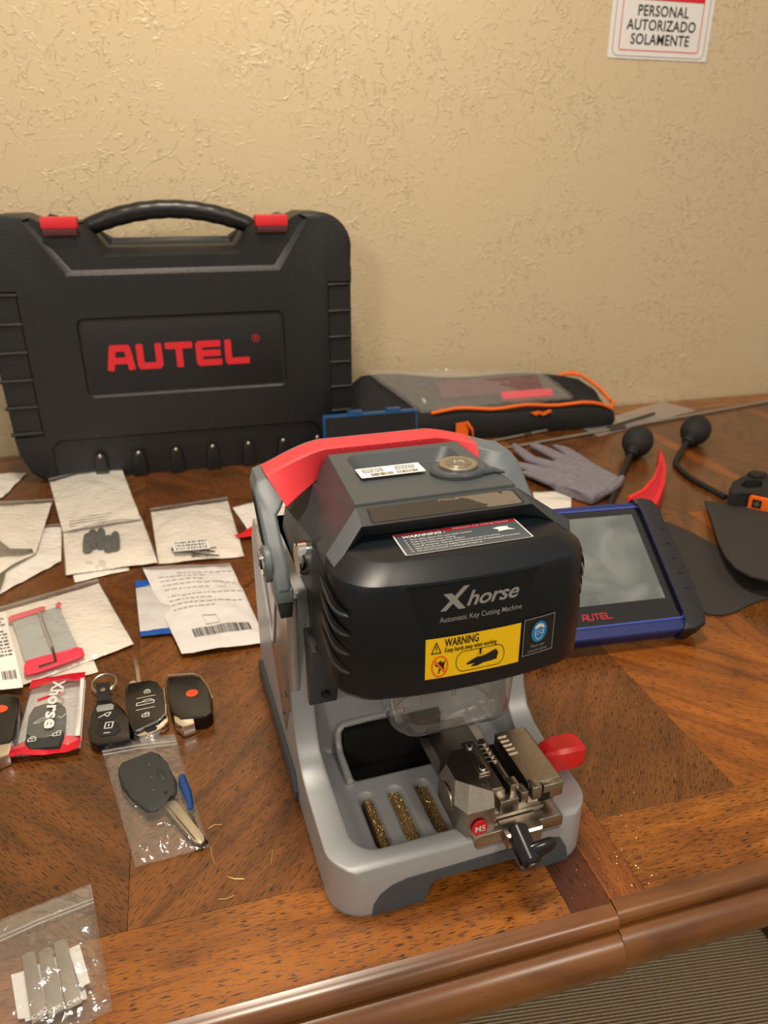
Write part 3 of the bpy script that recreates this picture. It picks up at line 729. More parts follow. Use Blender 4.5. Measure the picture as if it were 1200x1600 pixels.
# --- clear chip guard and spindle under the hood
b = MB(); rings = []
for z, off in ((.178, -.002), (.150, 0), (.122, .001), (.117, .003), (.1148, .008)):
    rings.append([(x, y, z) for x, y in rrect(-.046+off, .043+off, .056-off, .106-off, .020, 7)])
b.loft(rings, cap=False)
rings = [[(x, y, z) for x, y in rrect(-.046+off, .043+off, .056-off, .106-off, .018, 7)] for z, off in ((.1148, .008), (.1152, .012), (.118, .0125))]
b.loft(rings, cap=False); b.build('clear_guard', 'acrylic', mc, smooth=50)
b = MB(); b.cyl((.012, .072, .165), .009, .03, n=20); b.cyl((.012, .072, .146), .0045, .012, n=16); b.cyl((.012, .072, .134), .0015, .014, n=10); b.build('cutter_spindle', 'brushed', mc)
b = MB(); b.cyl((-.016, .072, .160), .006, .024, n=20); b.cyl((-.016, .072, .142), .0028, .014, n=14); b.cyl((-.016, .072, .131), .0009, .012, n=8); b.build('tracer_probe', 'brushed', mc)
b = MB(); b.prism([(.060, .150), (.084, .150), (.080, .118), (.062, .114)], .118, .142, front, bev=.001); b.build('side_bracket', 'silver', mc)

# --- vise carriage
VP_ = ('slide_cover', 'slide_plate', 'carriage', 'carriage_nose', 'vise_body', 'vise_side_disc', 'red_badge', 'lower_jaw', 'jaw_rail', 'jaw_slot', 'left_jaw', 'centre_bar', 'front_stop', 'right_jaw', 'jaw_front_lug', 'jaw_teeth', 'jaw_gap', 'clamp_plate')
b = MB(); b.box((.035, .095, .0375), (.050, .115, .006), bev=.001); b.build('slide_cover', 'steeldk', mc)
b = MB(); b.box((.035, .085, .0350), (.075, .09, .003)); b.build('slide_plate', 'steel', mc)
b = MB()
b.prism([(-.004, .036), (.087, .036), (.090, .040), (.090, .050), (.086, .053), (-.003, .053), (-.007, .050), (-.007, .040)], .000, .060, front, bev=.0012)
b.build('carriage', 'steel', mc, smooth=25)
b = MB(); b.prism([(.024, .038), (.060, .038), (.062, .044), (.062, .0545), (.022, .0545), (.022, .044)], -.008, .02, front, bev=.0018, seg=1)
b.build('carriage_nose', 'steel', mc, smooth=20)
# left cheek block of the vise (big chamfered body)
b = MB()
lo = [(-.012, .004), (.016, .004), (.016, .060), (-.012, .062), (-.020, .050), (-.020, .018)]
mid_ = lo; tp = [(-.002, .022), (.016, .010), (.016, .060), (-.002, .060), (-.013, .048), (-.013, .030)]
b.loft([[(x, y, .050) for x, y in lo], [(x, y+ (.002 if y < .01 else 0), .074) for x, y in lo], [(x, y, .088) for x, y in tp]])
b.build('vise_body', 'steel', mc, smooth=18)
b = MB(); b.cyl((-.0195, .034, .066), .013, .003, (1, 0, 0), 28, bev=.0006); b.build('vise_side_disc', 'steel', mc, smooth=30)
b = MB(); b.cyl((-.0005, .0033, .0585), .0082, .0016, (0, 1, 0), 28); bd = b.build('red_badge', 'redpr', mc, smooth=30)
b = MB(); b.text('M5', .0092, lambda x, y: (-.0005+x, .0022, .0585+y), bold=.012); b.build('badge_lettering', 'whitepr', bd, smooth=0)
# stepped lower jaw
b = MB(); b.box((.043, .035, .060), (.056, .050, .014), bev=.0006); b.build('lower_jaw', 'steel', mc, smooth=20)
b = MB(); b.box((.046, .0108, .0575), (.054, .004, .004), bev=.0004); b.build('jaw_rail', 'steel', mc, smooth=20)
for a_, c_ in (((.036, .0094, .0625), (.013, .0012, .0048)), ((.068, .0038, .0745), (.012, .0012, .0070))):
    b = MB(); b.box(a_, c_); b.build('jaw_slot', 'void', mc, smooth=0)
# jaws on top
b = MB(); b.prism([(.016, .066), (.030, .066), (.0305, .084), (.027, .088), (.016, .088)], .012, .066, front, bev=.0006); b.build('left_jaw', 'steel', mc, smooth=20)
b = MB(); b.box((.0385, .040, .078), (.006, .060, .012), bev=.0005); b.box((.0390, .014, .082), (.009, .009, .016), bev=.0006); b.build('centre_bar', 'steel', mc, smooth=20)
b = MB(); b.box((.0475, .010, .079), (.008, .010, .010), bev=.0005); b.box((.031, .0085, .073), (.020, .008, .014), bev=.0006); b.build('front_stop', 'steel', mc, smooth=20)
b = MB(); b.prism([(.053, .066), (.088, .066), (.090, .070), (.090, .086), (.087, .0885), (.053, .0885)], .008, .068, front, bev=.0007); rj = b.build('right_jaw', 'steel', mc, smooth=20)
b = MB(); b.box((.0585, .0070, .0830), (.010, .010, .0135), bev=.0010); b.box((.078, .0070, .0790), (.022, .006, .015), bev=.0010); b.build('jaw_front_lug', 'steel', mc, smooth=20)
b = MB()
for k in range(5):
    y = .062-k*.0050
    b.box((.0575, y, .0892), (.011, .0012, .0016)); b.box((.0345, y, .0850), (.010, .0012, .0016)); 
b.build('jaw_teeth', 'steel', mc, smooth=0)
b = MB(); b.box((.0485, .042, .0768), (.0065, .05, .0002)); b.build('jaw_gap', 'void', mc, smooth=0)
b = MB(); b.box((.0175, .046, .0895), (.012, .036, .0022), bev=.0004); cb_ = b.build('clamp_plate', 'steel', mc, smooth=20)
for y in (.058, .033):
    b = MB(); b.cyl((.0175, y, .0910), .0034, .0018, n=20, bev=.0004); scw = b.build('screw', 'chrome', cb_)
    b = MB(); b.cyl((.0175, y, .0920), .0016, .0004, n=6); b.build('socket', 'void', scw)
# red knob on the right
b = MB(); rings = []
for x, ry, rz in ((.074, .006, .006), (.082, .0075, .0085), (.086, .0095, .0115), (.096, .0120, .0135), (.109, .0123, .0130), (.118, .0110, .0110), (.1205, .0085, .008)):
    rings.append([(x, .048+ry*max(-.92, min(.92, math.cos(2*math.pi*k/20)*1.15)), .0640+rz*max(-.88, min(.88, math.sin(2*math.pi*k/20)*1.12))) for k in range(20)])
b.loft(rings); b.build('red_knob', 'red', mc, smooth=40)
# black winged lever in front
b = MB(); b.cyl((.036, -.0135, .0455), .0085, .030, (0, .93, .30), 20, bev=.002); lv = b.build('clamp_lever', 'fob', mc, smooth=30)
b = MB(); rings = []
for k, (t_, r_) in enumerate(((0, .0075), (.006, .0082), (.013, .0068), (.020, .0058), (.0235, .003))):
    c_ = Vector((.036, -.020, .0435))+Vector((.93, 0, .22)).normalized()*t_
    rings.append([c_+Vector((0, .8, 0))*math.cos(2*math.pi*q/14)*r_*.8+Vector((-.2, 0, .98))*math.sin(2*math.pi*q/14)*r_ for q in range(14)])
b.loft(rings); b.build('lever_wing', 'fob', lv, smooth=50)
b = MB(); b.cyl((.036, -.0285, .0407), .0048, .002, (0, .93, .30), 18, bev=.0005); b.build('lever_screw', 'steeldk', lv)

# --- carry handle
HO = Vector((-.002, .141, .236))
def hf(p, q, h):
    k = max(0, min(1, (abs(p)-.056)/.044)); return HO+Vector((p, lerp(.088, 1.38*max(q, -.006)+.25*min(0, q+.006), k)+h, q))
out = [(-.1155, -.016), (-.1170, .012), (-.1170, .040), (-.1130, .0465), (-.064, .0560), (-.050, .0580), (.050, .0580), (.064, .0560), (.1130, .0465), (.1170, .040), (.1170, .012), (.1155, -.016)]
inn = [(-.1030, -.016), (-.1035, .010), (-.1035, .0250), (-.0950, .0315), (-.060, .0350), (-.048, .0350), (.048, .0350), (.060, .0350), (.0950, .0315), (.1035, .0250), (.1035, .010), (.1030, -.016)]
def barloft(O_, I_, h0, h1, c):
    prs = []
    for k in range(len(O_)-1):
        m_ = 5 if abs(O_[k][0]-O_[k+1][0]) > .02 else 2
        for j in range(m_): prs.append((Vector(O_[k]).lerp(Vector(O_[k+1]), j/m_), Vector(I_[k]).lerp(Vector(I_[k+1]), j/m_)))
    prs.append((Vector(O_[-1]), Vector(I_[-1])))
    b = MB(); rg_ = []
    for o_, i_ in prs:
        d_ = (i_-o_).normalized()*c
        P_ = [(o_+d_, h0), (o_, h0+c), (o_, h1-c), (o_+d_, h1), (i_-d_, h1), (i_, h1-c), (i_, h0+c), (i_-d_, h0)]
        rg_.append([hf(v.x, v.y, h) for v, h in P_])
    return b.loft(rg_)
hd = barloft(out, inn, -.014, .018, .0025).build('carry_handle', 'grip', mc, smooth=28)
for s in (-1, 1):
    b = MB(); b.prism([(s*.1155, -.015), (s*.1020, -.015), (s*.1020, -.026), (s*.1155, -.026)], -.014, .014, hf, bev=.003); b.build('arm_end', 'grip', hd, smooth=25)
    b = MB(); b.prism([(s*.1150, -.0255), (s*.1025, -.0255), (s*.1045, -.0370), (s*.1135, -.0370)], -.0135, .0135, hf, bev=.002); b.build('end_cap', 'black', hd, smooth=25)
    for k in range(5):
        b = MB(); b.prism([(s*.1165, .006+k*.0006), (s*.1165, .036), (s*.1176, .036), (s*.1176, .006)], -.0100+k*.0050, -.0090+k*.0050, hf); b.build('grip_groove', 'void', hd, smooth=0)
    b = MB(); b.cyl(hf(s*.1175, -.002, 0), .0145, .006, (1, 0, 0), 30, bev=.001); bo = b.build('pivot_boss', 'grip', hd, smooth=30)
    b = MB(); b.cyl(hf(s*.1210, -.002, 0), .0090, .002, (1, 0, 0), 24, bev=.0005); b.build('pivot_bolt', 'chrome', bo, smooth=30)
    b = MB(); b.cyl(hf(s*.1223, -.002, 0), .0042, .0008, (1, 0, 0), 6); b.build('bolt_socket', 'void', bo, smooth=0)
    xi = -.090 if s < 0 else .099
    b = MB(); b.cyl((xi, .1405, .233), .0135, .012, (1, 0, 0), 30, bev=.001); b.build('pivot_washer', 'chrome', hd, smooth=30)
# red grip: top, front and inner faces of the bar; a grey rim stays behind it
ro = [(-.1060, .0508), (-.0635, .0604), (-.050, .0622), (.050, .0622), (.0635, .0604), (.0850, .0556)]
ri = [(.0840, .0300), (.060, .0325), (.048, .0335), (-.048, .0335), (-.060, .0325), (-.0950, .0285), (-.1015, .0250), (-.1035, .032)]
RO = [(-.1060, .0495), (-.0635, .0578), (-.050, .0600), (.050, .0600), (.0635, .0578), (.0850, .0535)]
RI = [(-.0935, .0275), (-.060, .0318), (-.048, .0328), (.048, .0328), (.060, .0318), (.0835, .0290)]
rg = barloft(RO, RI, -.0158, .0100, .0015).build('red_grip', 'redgrip', hd, smooth=28)
for k in range(10):
    x = -.046+k*.0088
    b = MB(); b.prism([(x, .046), (x+.0022, .046), (x+.0022, .0575), (x, .0575)], -.0164, -.0150, hf); b.build('grip_rib', 'redgrip', rg, smooth=0)
# seat of hood and cap on the column; vise proportions
for o in mc.children:
    if o.name.split('.')[0] in ('body_cap', 'visor_hood', 'top_slab', 'button_boss', 'boss_tail', 'push_button', 'worn_plate', 'plate_outline', 'instruction_label'): o.location.x = .005
for o in mc.children:
    if o.name.split('.')[0] in VP_:
        tl_ = [o]+list(o.children)+[g for c in o.children for g in c.children]
        for q in tl_:
            for v in q.data.vertices: v.co = (-.0100+(v.co.x+.0225)*.78, v.co.y, .036+(v.co.z-.036)*.88)

# ================================================================= TOOL CASE
cs = thing('tool_case', 'large black hard plastic case with red latches standing against the wall', 'case', T(-.26, 1.10, 0), TA)
def cxz(p, q, h): return (p, h, q)
YF = -.064
so = []
def arc(cx, cz, r, a0, a1, n=7): return [(cx+r*math.cos(math.radians(lerp(a0, a1, k/n))), cz+r*math.sin(math.radians(lerp(a0, a1, k/n)))) for k in range(n+1)]
so += arc(.245, .062, .060, -90, -8) + [(.3065, .10), (.3075, .36)] + arc(.250, .396, .060, 5, 82) + [(.222, .456), (.207, .449), (.198, .443), (.138, .443), (.130, .432), (.104, .402), (-.108, .402), (-.134, .432), (-.142, .443), (-.206, .443), (-.214, .449), (-.232, .456)]
so += arc(-.262, .406, .050, 100, 178) + [(-.3125, .30), (-.3085, .10)] + arc(-.245, .062, .062, 188, 268)
b = MB(); b.prism(so, .064, YF, cxz, bev=.010, seg=3); shell = b.build('case_shell', 'case', cs, smooth=40)
def ccut(rings):
    b = MB(); b.loft(rings); c = b.build('cut', 'case', cs, smooth=0); boolean(shell, c)
def rr2(x0, z0, x1, z1, r, y): return [(x, y, z) for x, z in rrect(x0, z0, x1, z1, r, 5)]
ccut([rr2(-.172, .156, .178, .288, .010, YF+.004), rr2(-.175, .152, .181, .292, .014, YF-.0005), rr2(-.177, .150, .183, .294, .015, YF-.004)])
up = lambda o, y: [(x, y, z) for x, z in ((.178+o, .360-o), (.232+o, .445), (.20, .47), (-.20, .47), (-.232-o, .445), (-.178-o, .360-o))]
ccut([up(-.009, YF+.007), up(0, YF-.0005), up(.003, YF-.004)])
nt = lambda o, y: [(x, y, z) for x, z in ((.100+o, .402-o), (.140+o, .440), (.13, .47), (-.13, .47), (-.142-o, .440), (-.104-o, .402-o))]
ccut([nt(0, YF+.030), nt(.013, YF+.0065), nt(.018, YF-.004)])
lowc = [(x, z) for x, z in ((.24, -.01), (.24, .066), (.225, .079), (-.235, .079), (-.25, .066), (-.25, -.01))]
ccut([[(x, YF+.005, z-.003) for x, z in lowc], [(x, YF-.004, z+.003) for x, z in lowc]])
for s, x0, x1 in ((1, .266, .33), (-1, -.33, -.262)):
    ccut([[(x, YF+.006, z) for x, z in ((x0, .09), (x1, .09), (x1, .335), (x0, .335))], [(x, YF-.004, z) for x, z in ((x0-.006*(s > 0), .084), (x1+.006*(s < 0), .084), (x1+.006*(s < 0), .341), (x0-.006*(s > 0), .341))]])
    for k in range(6):
        z = .095+k*.0475; xa, xb = (x0-.002, .3080) if s > 0 else (-.3125, x1+.002)
        b = MB(); b.tube([(xa, YF+.004, z), ((xa+xb)/2, YF+.0035, z+.0005), (xb-.004*s*(s > 0), YF+.005, z), (xb if s > 0 else xb, YF+.020, z)], .0036, 8); b.build('side_rib', 'case', cs)
b = MB(); b.box((.003, YF+.0047, .222), (.340, .0016, .126), bev=.0006); pn = b.build('name_panel', 'casepanel', cs, smooth=30)
# red lettering from straight strokes
def strokes(mb, segs, w, f, h0, h1):
    for (x0, y0, x1, y1) in segs:
        a = Vector((x0, y0)); c = Vector((x1, y1)); d = (c-a).normalized(); nn = Vector((-d.y, d.x))*w/2; e = d*w*.5
        pts = [a-e*.98+nn*.8, a-e*.6+nn, c+e*.6+nn, c+e*.98+nn*.8, c+e*.98-nn*.8, c+e*.6-nn, a-e*.6-nn, a-e*.98-nn*.8]
        mb.prism([tuple(p) for p in pts][::-1], h0, h1, f)
LET = {'A': [(.06, 0, .22, .92), (.26, 1, .86, 1), (.94, .92, 1.06, 0), (.22, .34, .98, .34)],
       'U': [(.06, 1, .06, .12), (.14, 0, .9, 0), (.98, .12, .98, 1)],
       'T': [(0, 1, 1.04, 1), (.52, .95, .52, 0)],
       'E': [(.12, 1, 1.0, 1), (.05, .9, .05, .1), (.1, .5, .98, .5), (.12, 0, 1.02, 0)],
       'L': [(.06, 1, .06, .1), (.13, 0, .98, 0)]}
def autel(f, x0, x1, z0, z1, h0, h1, w=.24):
    mb = MB(); W = x1-x0; Hh = z1-z0; st_ = w*Hh; cw = W/5.0; 
    for k, ch in enumerate('AUTEL'):
        segs = [(x0+k*cw+st_*.5+a*(cw*.99-st_*1.25)/1.04, z0+st_/2+b_*(Hh-st_), x0+k*cw+st_*.5+c*(cw*.99-st_*1.25)/1.04, z0+st_/2+d*(Hh-st_)) for a, b_, c, d in LET[ch]]
        for j_, sg_ in enumerate(segs): strokes(mb, [sg_], st_, f, h0+(j_+1)*(h1-h0)*.11, h1-(j_+1)*(h1-h0)*.11)
    return mb
autel(cxz, -.137, .119, .198, .243, YF+.0030, YF+.0040, .26).build('logo_lettering', 'redlogo', pn, smooth=0)
b = MB()
V = [(.127+q*math.cos(2*math.pi*k/24), YF+.0035, .243+q*math.sin(2*math.pi*k/24)) for q in (.0068, .0058) for k in range(24)]
b.poly(V, [(k, (k+1) % 24, 24+(k+1) % 24, 24+k) for k in range(24)]); b.text('R', .009, lambda x, y: (.127+x, YF+.0035, .243+y), bold=.01)
b.build('registered_mark', 'redlogo', pn, smooth=0)
# handle
pts = []; rad = []
for k in range(33):
    t_ = k/32; x = lerp(-.140, .137, t_); z = .431+.030*math.sin(math.pi*t_)**.8
    pts.append((x, -.004, z)); g_ = .5+.5*math.cos(t_*math.pi*2*9); mid = 1 if .12 < t_ < .88 else 0
    rad.append(.0150+.0012*mid*g_)
b = MB(); b.tube(pts, rad, 14, flat=1.0); hnd = b.build('case_handle', 'black', cs, smooth=50)
for k in range(8):
    x = -.093+k*.0265; t_ = (x+.140)/.277; z = .431+.030*math.sin(math.pi*t_)**.8
    b = MB(); b.cyl((x, -.0170, z), .0042, .002, (0, 1, .15), 14, bev=.0006); b.build('grip_dot', 'case', hnd)
for x in (-.176, .168):
    b = MB(); b.box((x, YF+.014, .443), (.056, .030, .018), bev=.0025); lt = b.build('latch', 'redlogo', cs, smooth=30)
    b = MB(); b.box((x, YF+.0005, .429), (.052, .010, .010), bev=.001); b.build('latch_lip', pmat('dark_red', '#4a1418', .5), lt)
for k in range(7):
    x = -.171+k*.0672
    b = MB(); b.prism([(x-.0125, .001), (x-.009, .044), (x-.006, .050), (x+.006, .050), (x+.009, .044), (x+.0125, .001)], YF-.007, YF+.010, cxz, bev=.002); ft = b.build('foot', 'case', cs, smooth=30)
    b = MB(); b.ball((x, YF-.006, .046), (.0042, .003, .0042), n=12); b.build('rivet', 'brushed', ft)

# ================================================================= BACK ROW
# blue box with its lid open
bx = thing('hinged_box', 'blue plastic box with black foam, lid open, in front of the black case', 'box', T(.065, .93, 0), TA)
b = MB(); fr = rrect(-.092, -.056, .092, .030, .004, 3)
b.box((0, -.015, .014), (.184, .086, .027), bev=.002); b.build('box_body', 'bluecase', bx)
def lid(p, q, h): return (p, .036+q*.10-h, .028+q)
b = MB(); b.prism(rrect(-.092, 0, .092, .078, .003, 3), -.006, .006, lid, bev=.0008); b.build('lid', 'bluecase', bx)
b = MB(); b.prism(rrect(-.0885, .003, .0885, .0745, .002, 3), .0055, .0068, lid); b.build('foam_lining', 'foam', bx)
for x in (-.03, .045):
    b = MB(); b.prism(rrect(x-.014, .0745, x+.014, .0835, .001, 2), -.004, .0075, lid); b.build('catch', 'bluecase', bx)
# black pouch with orange piping
pc = thing('tool_pouch', 'black zip pouch with orange piping, open, lying along the wall', 'pouch', T(.36, 1.125, 0), TA)
prof_ = [(-.062, .002), (-.070, .022), (-.066, .048), (-.058, .060), (-.050, .060), (-.02, .068), (.02, .084), (.045, .104), (.060, .112), (.070, .106), (.076, .05), (.068, .002)]
rings = []
for k in range(15):
    t_ = k/14; x = lerp(-.303, .300, t_)
    s_ = (1-abs(2*t_-1)**6*.55); sz = lerp(1.12, .84, t_)*(1-.35*max(0, (t_-.88)/.12)**2)*(1-.2*max(0, (.06-t_)/.06))
    rings.append([(x, (p*(.75+.25*s_))*lerp(1, .9, t_)+.004*math.sin(x*30+p*40), max(.001, q*sz*(1+.05*math.sin(x*21+q*50)))) for p, q in prof_])
b = MB(); b.loft(rings); b.build('pouch_body', 'fabric', pc, smooth=60)
def psurf(t_, i, o=.002):
    k = t_*14; a = int(min(13, k)); f = k-a; v = Vector(rings[a][i]).lerp(Vector(rings[a+1][i]), f); return v+Vector((0, -o, o))
op = [psurf(lerp(.27, .985, k/16), 3, .003)+Vector((0, 0, .010*math.sin(math.pi*k/16)*(.6+.4*math.sin(k)))) for k in range(17)]
op += [Vector((.303, -.035, .050)), Vector((.308, -.012, .050)), Vector((.296, .015, .070)), Vector((.278, .028, .084)), Vector((.262, .045, .096)), Vector((.235, .055, .099)), Vector((.21, .058, .096))]
b = MB(); b.tube(op, .0038, 8); b.build('orange_piping', 'orange', pc)
b = MB(); b.tube([Vector((.30, -.040, .048)), Vector((.315, -.02, .040)), Vector((.302, .01, .060)), Vector((.285, .03, .082)), Vector((.25, .055, .102)), Vector((.225, .06, .098))], .003, 8); b.build('orange_piping', 'orange', pc)
b = MB(); b.tube([Vector((-.305, -.045, .006)), Vector((-.307, -.045, .05)), Vector((-.304, -.03, .075)), Vector((-.30, .02, .10))], .0035, 8); b.build('orange_piping', 'orange', pc)
b = MB(); b.prism([(-.09, .012), (-.062, .010), (-.062, .046), (-.09, .044)], -.076, -.073, cxz); b.tube([(-.066, -.076, .046), (-.056, -.082, .030), (-.052, -.078, .012)], .006, 8, flat=.4); b.build('orange_tab', 'orange', pc)
b = MB(); b.prism([(.085, .050), (.098, .043), (.104, .047), (.115, .042), (.135, .050), (.131, .054), (.115, .049), (.103, .053)], -.066, -.0625, cxz); b.build('orange_tag', 'orange', pc)
# plastic bag with red tool roll in the pouch
pb = thing('plastic_bag', 'clear crumpled plastic bag lying in the open black pouch', 'bag', T(.36, 1.125, .075), TA)
cc = [T(.11, 1.175, .128), T(.515, 1.175, .104), T(.555, 1.085, .062), T(.20, 1.075, .060)]
def sheet3(name, mat, parent, c, nx=30, ny=12, amp=.006, seed=1, off=0):
    mb = MB(); V = []
    nr = (c[1]-c[0]).cross(c[3]-c[0]).normalized(); nr = -nr if nr.z < 0 else nr
    for j in range(ny+1):
        for i in range(nx+1):
            p = bil(c, i/nx, j/ny); w_ = noise.noise(Vector((p.x*35, p.y*45, seed)))+.5*noise.noise(Vector((p.x*90, p.y*80, seed+3)))
            V.append(p+nr*(off+amp*abs(w_)*1.6))
    mb.poly(V, [(j*(nx+1)+i, (j+1)*(nx+1)+i, (j+1)*(nx+1)+i+1, j*(nx+1)+i+1) for j in range(ny) for i in range(nx)])
    return mb.build(name, mat, parent, world=True, smooth=50)
sheet3('bag_film', 'film', pb, cc, off=.012); sheet3('bag_back', 'filmh', pb, cc, seed=5, off=.005, amp=.003)
rl = thing('tool_roll', 'dark red tool roll inside the clear bag in the pouch', 'tool', T(.38, 1.125, .088), TA)
b = MB(); b.box((.0, .012, .004), (.24, .05, .010), Matrix.Rotation(math.radians(30), 3, 'X'), bev=.003); b.build('roll_body', pmat('maroon_cloth', '#5a1e28', .7), rl)
b = MB(); b.box((.075, -.020, -.010), (.12, .022, .010), Matrix.Rotation(math.radians(30), 3, 'X'), bev=.003); b.build('red_strip', 'pinkred', rl)

# long reach rods and their sleeve
for i, (a_, c_, r_, lb) in enumerate((((668, 722), (1250, 618), .0034, 'long thin steel reach rod nearest the grey glove'), ((700, 703), (960, 650), .0034, 'short thin steel rod lying just under the front of the pouch'))):
    A_, C_ = at(*a_, r_+.0008), at(*c_, r_+.0008)
    rd = thing('reach_rod', lb, 'rod', (A_+C_)/2)
    b = MB(); b.tube([A_, C_], r_, 8); b.build('rod', 'brushed', rd, world=True)
    b = MB(); b.tube([A_.lerp(C_, .42), A_.lerp(C_, .46)], r_*1.5, 8); b.build('joint_collar', 'steeldk', rd, world=True)
sl = thing('plastic_sleeve', 'flat clear plastic sleeve under the steel rods at the back', 'sleeve', at(1000, 650))
c_ = wq((1035, 628), (1088, 642), (935, 683), (905, 668))
sheet('sleeve_film', 'filmm', sl, c_, z=.0008, amp=.001, seed=3, freq=20, thick=0)
b = MB(); b.tube([at(950, 668, .004), at(1022, 646, .004)], .0035, 8); meta(b.build('hook_tool', 'steeldk', None, smooth=40), 'dark grey steel hook tool lying on the clear sleeve', 'tool')

# ================================================================= RIGHT SIDE
def pxprism(name, mat, parent, pts, z0, z1, bev=.0005, seg=2, smooth=35, label=None):
    P = [at(x, y, z1) for x, y in pts]
    b = MB(); b.prism([(p.x, p.y) for p in P], z0, z1, bev=bev, seg=seg)
    return b.build(name, mat, parent, world=True, smooth=smooth, label=label)
# glove
gv = thing('work_glove', 'grey knitted work glove lying flat in front of the steel rods', 'glove', at(880, 740))
def fing(b, pts, r, z=.009):
    P = [at(x, y, z) for x, y in pts]; b.tube(P, r, 12, flat=.55); 
b = MB()
fing(b, [(905, 738), (862, 728), (830, 718), (812, 704), (803, 694)], [.022, .016, .0135, .0115, .006], .014)
fing(b, [(905, 732), (875, 716), (852, 704), (836, 697), (829, 693)], [.022, .016, .0135, .0115, .006], .013)
fing(b, [(920, 735), (900, 716), (882, 703), (866, 696)], [.022, .016, .0125, .006], .012)
fing(b, [(900, 752), (865, 742), (835, 733), (808, 727), (792, 722)], [.022, .017, .014, .012, .006], .014)
fing(b, [(895, 758), (860, 752), (835, 742), (815, 738)], [.02, .015, .013, .006], .012)
P = [at(x, y, .016) for x, y in ((862, 722), (880, 714), (905, 716), (935, 730), (969, 747), (950, 765), (926, 779), (900, 768), (868, 758), (852, 744))]
b.prism([(p.x, p.y) for p in P], .0015, .020, bev=.005)
gl = b.build('glove_body', 'glove', gv, world=True)
md = gl.modifiers.new('r', 'REMESH'); md.mode = 'VOXEL'; md.voxel_size = .0028; md.use_smooth_shade = True
md2 = gl.modifiers.new('s', 'SMOOTH'); md2.iterations = 4
b = MB(); 
P = [at(*p, .011) for p in ((972, 746), (964, 757), (950, 767), (930, 777))]
b.tube(P, [.005, .0075, .0075, .005], 8); b.build('cuff_hem', 'glove', gv, world=True)
P = [at(*p, .004) for p in ((960, 764), (938, 772), (918, 780))]
b = MB(); b.tube(P, .004, 8); b.build('cuff_lining', 'blackmat', gv, world=True)
# air pump bulbs
def bulb(lb, ground, neck, hose, r=.031):
    g_ = at(*ground); p_ = thing('pump_bulb', lb, 'pump', g_, group=None)
    d_ = (at(*neck)-g_); d_.z = 0; d_.normalize(); ang = math.atan2(d_.y, d_.x)
    ctr = g_+Vector((0, 0, r*.98))
    rot = Matrix.Rotation(ang, 3, 'Z') @ Matrix.Rotation(math.radians(18), 3, 'Y')
    b = MB(); b.ball(ctr, (r*1.16, r*.97, r*.97), rot, 28); b.build('bulb', 'blackmat', p_, world=True, smooth=80)
    e = ctr+rot @ Vector((r*1.22, 0, 0)); ax = rot @ Vector((1, 0, 0))
    b = MB(); b.cyl(e-ax*.006, .0125, .012, ax, 20, r2=.0105, bev=.002); b.build('neck', 'blackmat', p_, world=True)
    b = MB(); b.cyl(e+ax*.005+Vector((0, 0, -.001)), .0115, .010, ax, 18, bev=.002); b.build('valve', 'black', p_, world=True)
    pts = [e+ax*.008]+[at(x, y, .0055) for x, y in hose]
    # smooth
    q = []
    for i in range(len(pts)-1):
        a0 = pts[max(i-1, 0)]; a1 = pts[i]; a2 = pts[i+1]; a3 = pts[min(i+2, len(pts)-1)]
        for k in range(6):
            t_ = k/6; q.append(.5*((2*a1)+(a2-a0)*t_+(2*a0-5*a1+4*a2-a3)*t_*t_+(3*a1-a0-3*a2+a3)*t_**3))
    q.append(pts[-1])
    b = MB(); b.tube(q, .0050, 10); b.build('hose', 'blackmat', p_, world=True, smooth=60)
bulb('black rubber pump bulb with straight hose beside the grey glove', (993, 712), (978, 728), [(972, 742), (958, 775), (945, 812)])
bulb('black rubber pump bulb with curved hose, right of the red wedge', (1083, 694), (1066, 706), [(1056, 720), (1062, 732), (1078, 746), (1108, 763), (1134, 777)])
# red horn shaped wedge
rw = thing('red_wedge', 'curved hollow red plastic wedge standing between the two pump bulbs', 'wedge', at(1010, 770))
o_ = [(982, 791), (981, 776), (1005, 764), (1020, 746), (1029, 725), (1030, 700), (1037, 712), (1041, 732), (1039, 755), (1030, 780), (1022, 795)]
pxprism('wedge_body', pmat('red_wedge_plastic', '#d3182c', .45), rw, o_, .0, .028, .0008)
i_ = [(990, 778), (1007, 768), (1023, 750), (1031, 730), (1033, 716), (1036, 735), (1032, 755), (1022, 778), (1012, 784)]
pxprism('hollow', pmat('red_wedge_shaded', '#b81024', .6), rw, i_, .027, .0283, 0)  # darker red patch paints the shade of the hollow; nothing is cut
pxprism('rim_wall', 'red', rw, [(981, 775), (1004, 764), (1020, 746), (1029, 725), (1031, 701), (1034, 716), (1024, 748), (1008, 767), (984, 779)], .024, .030, .0004)
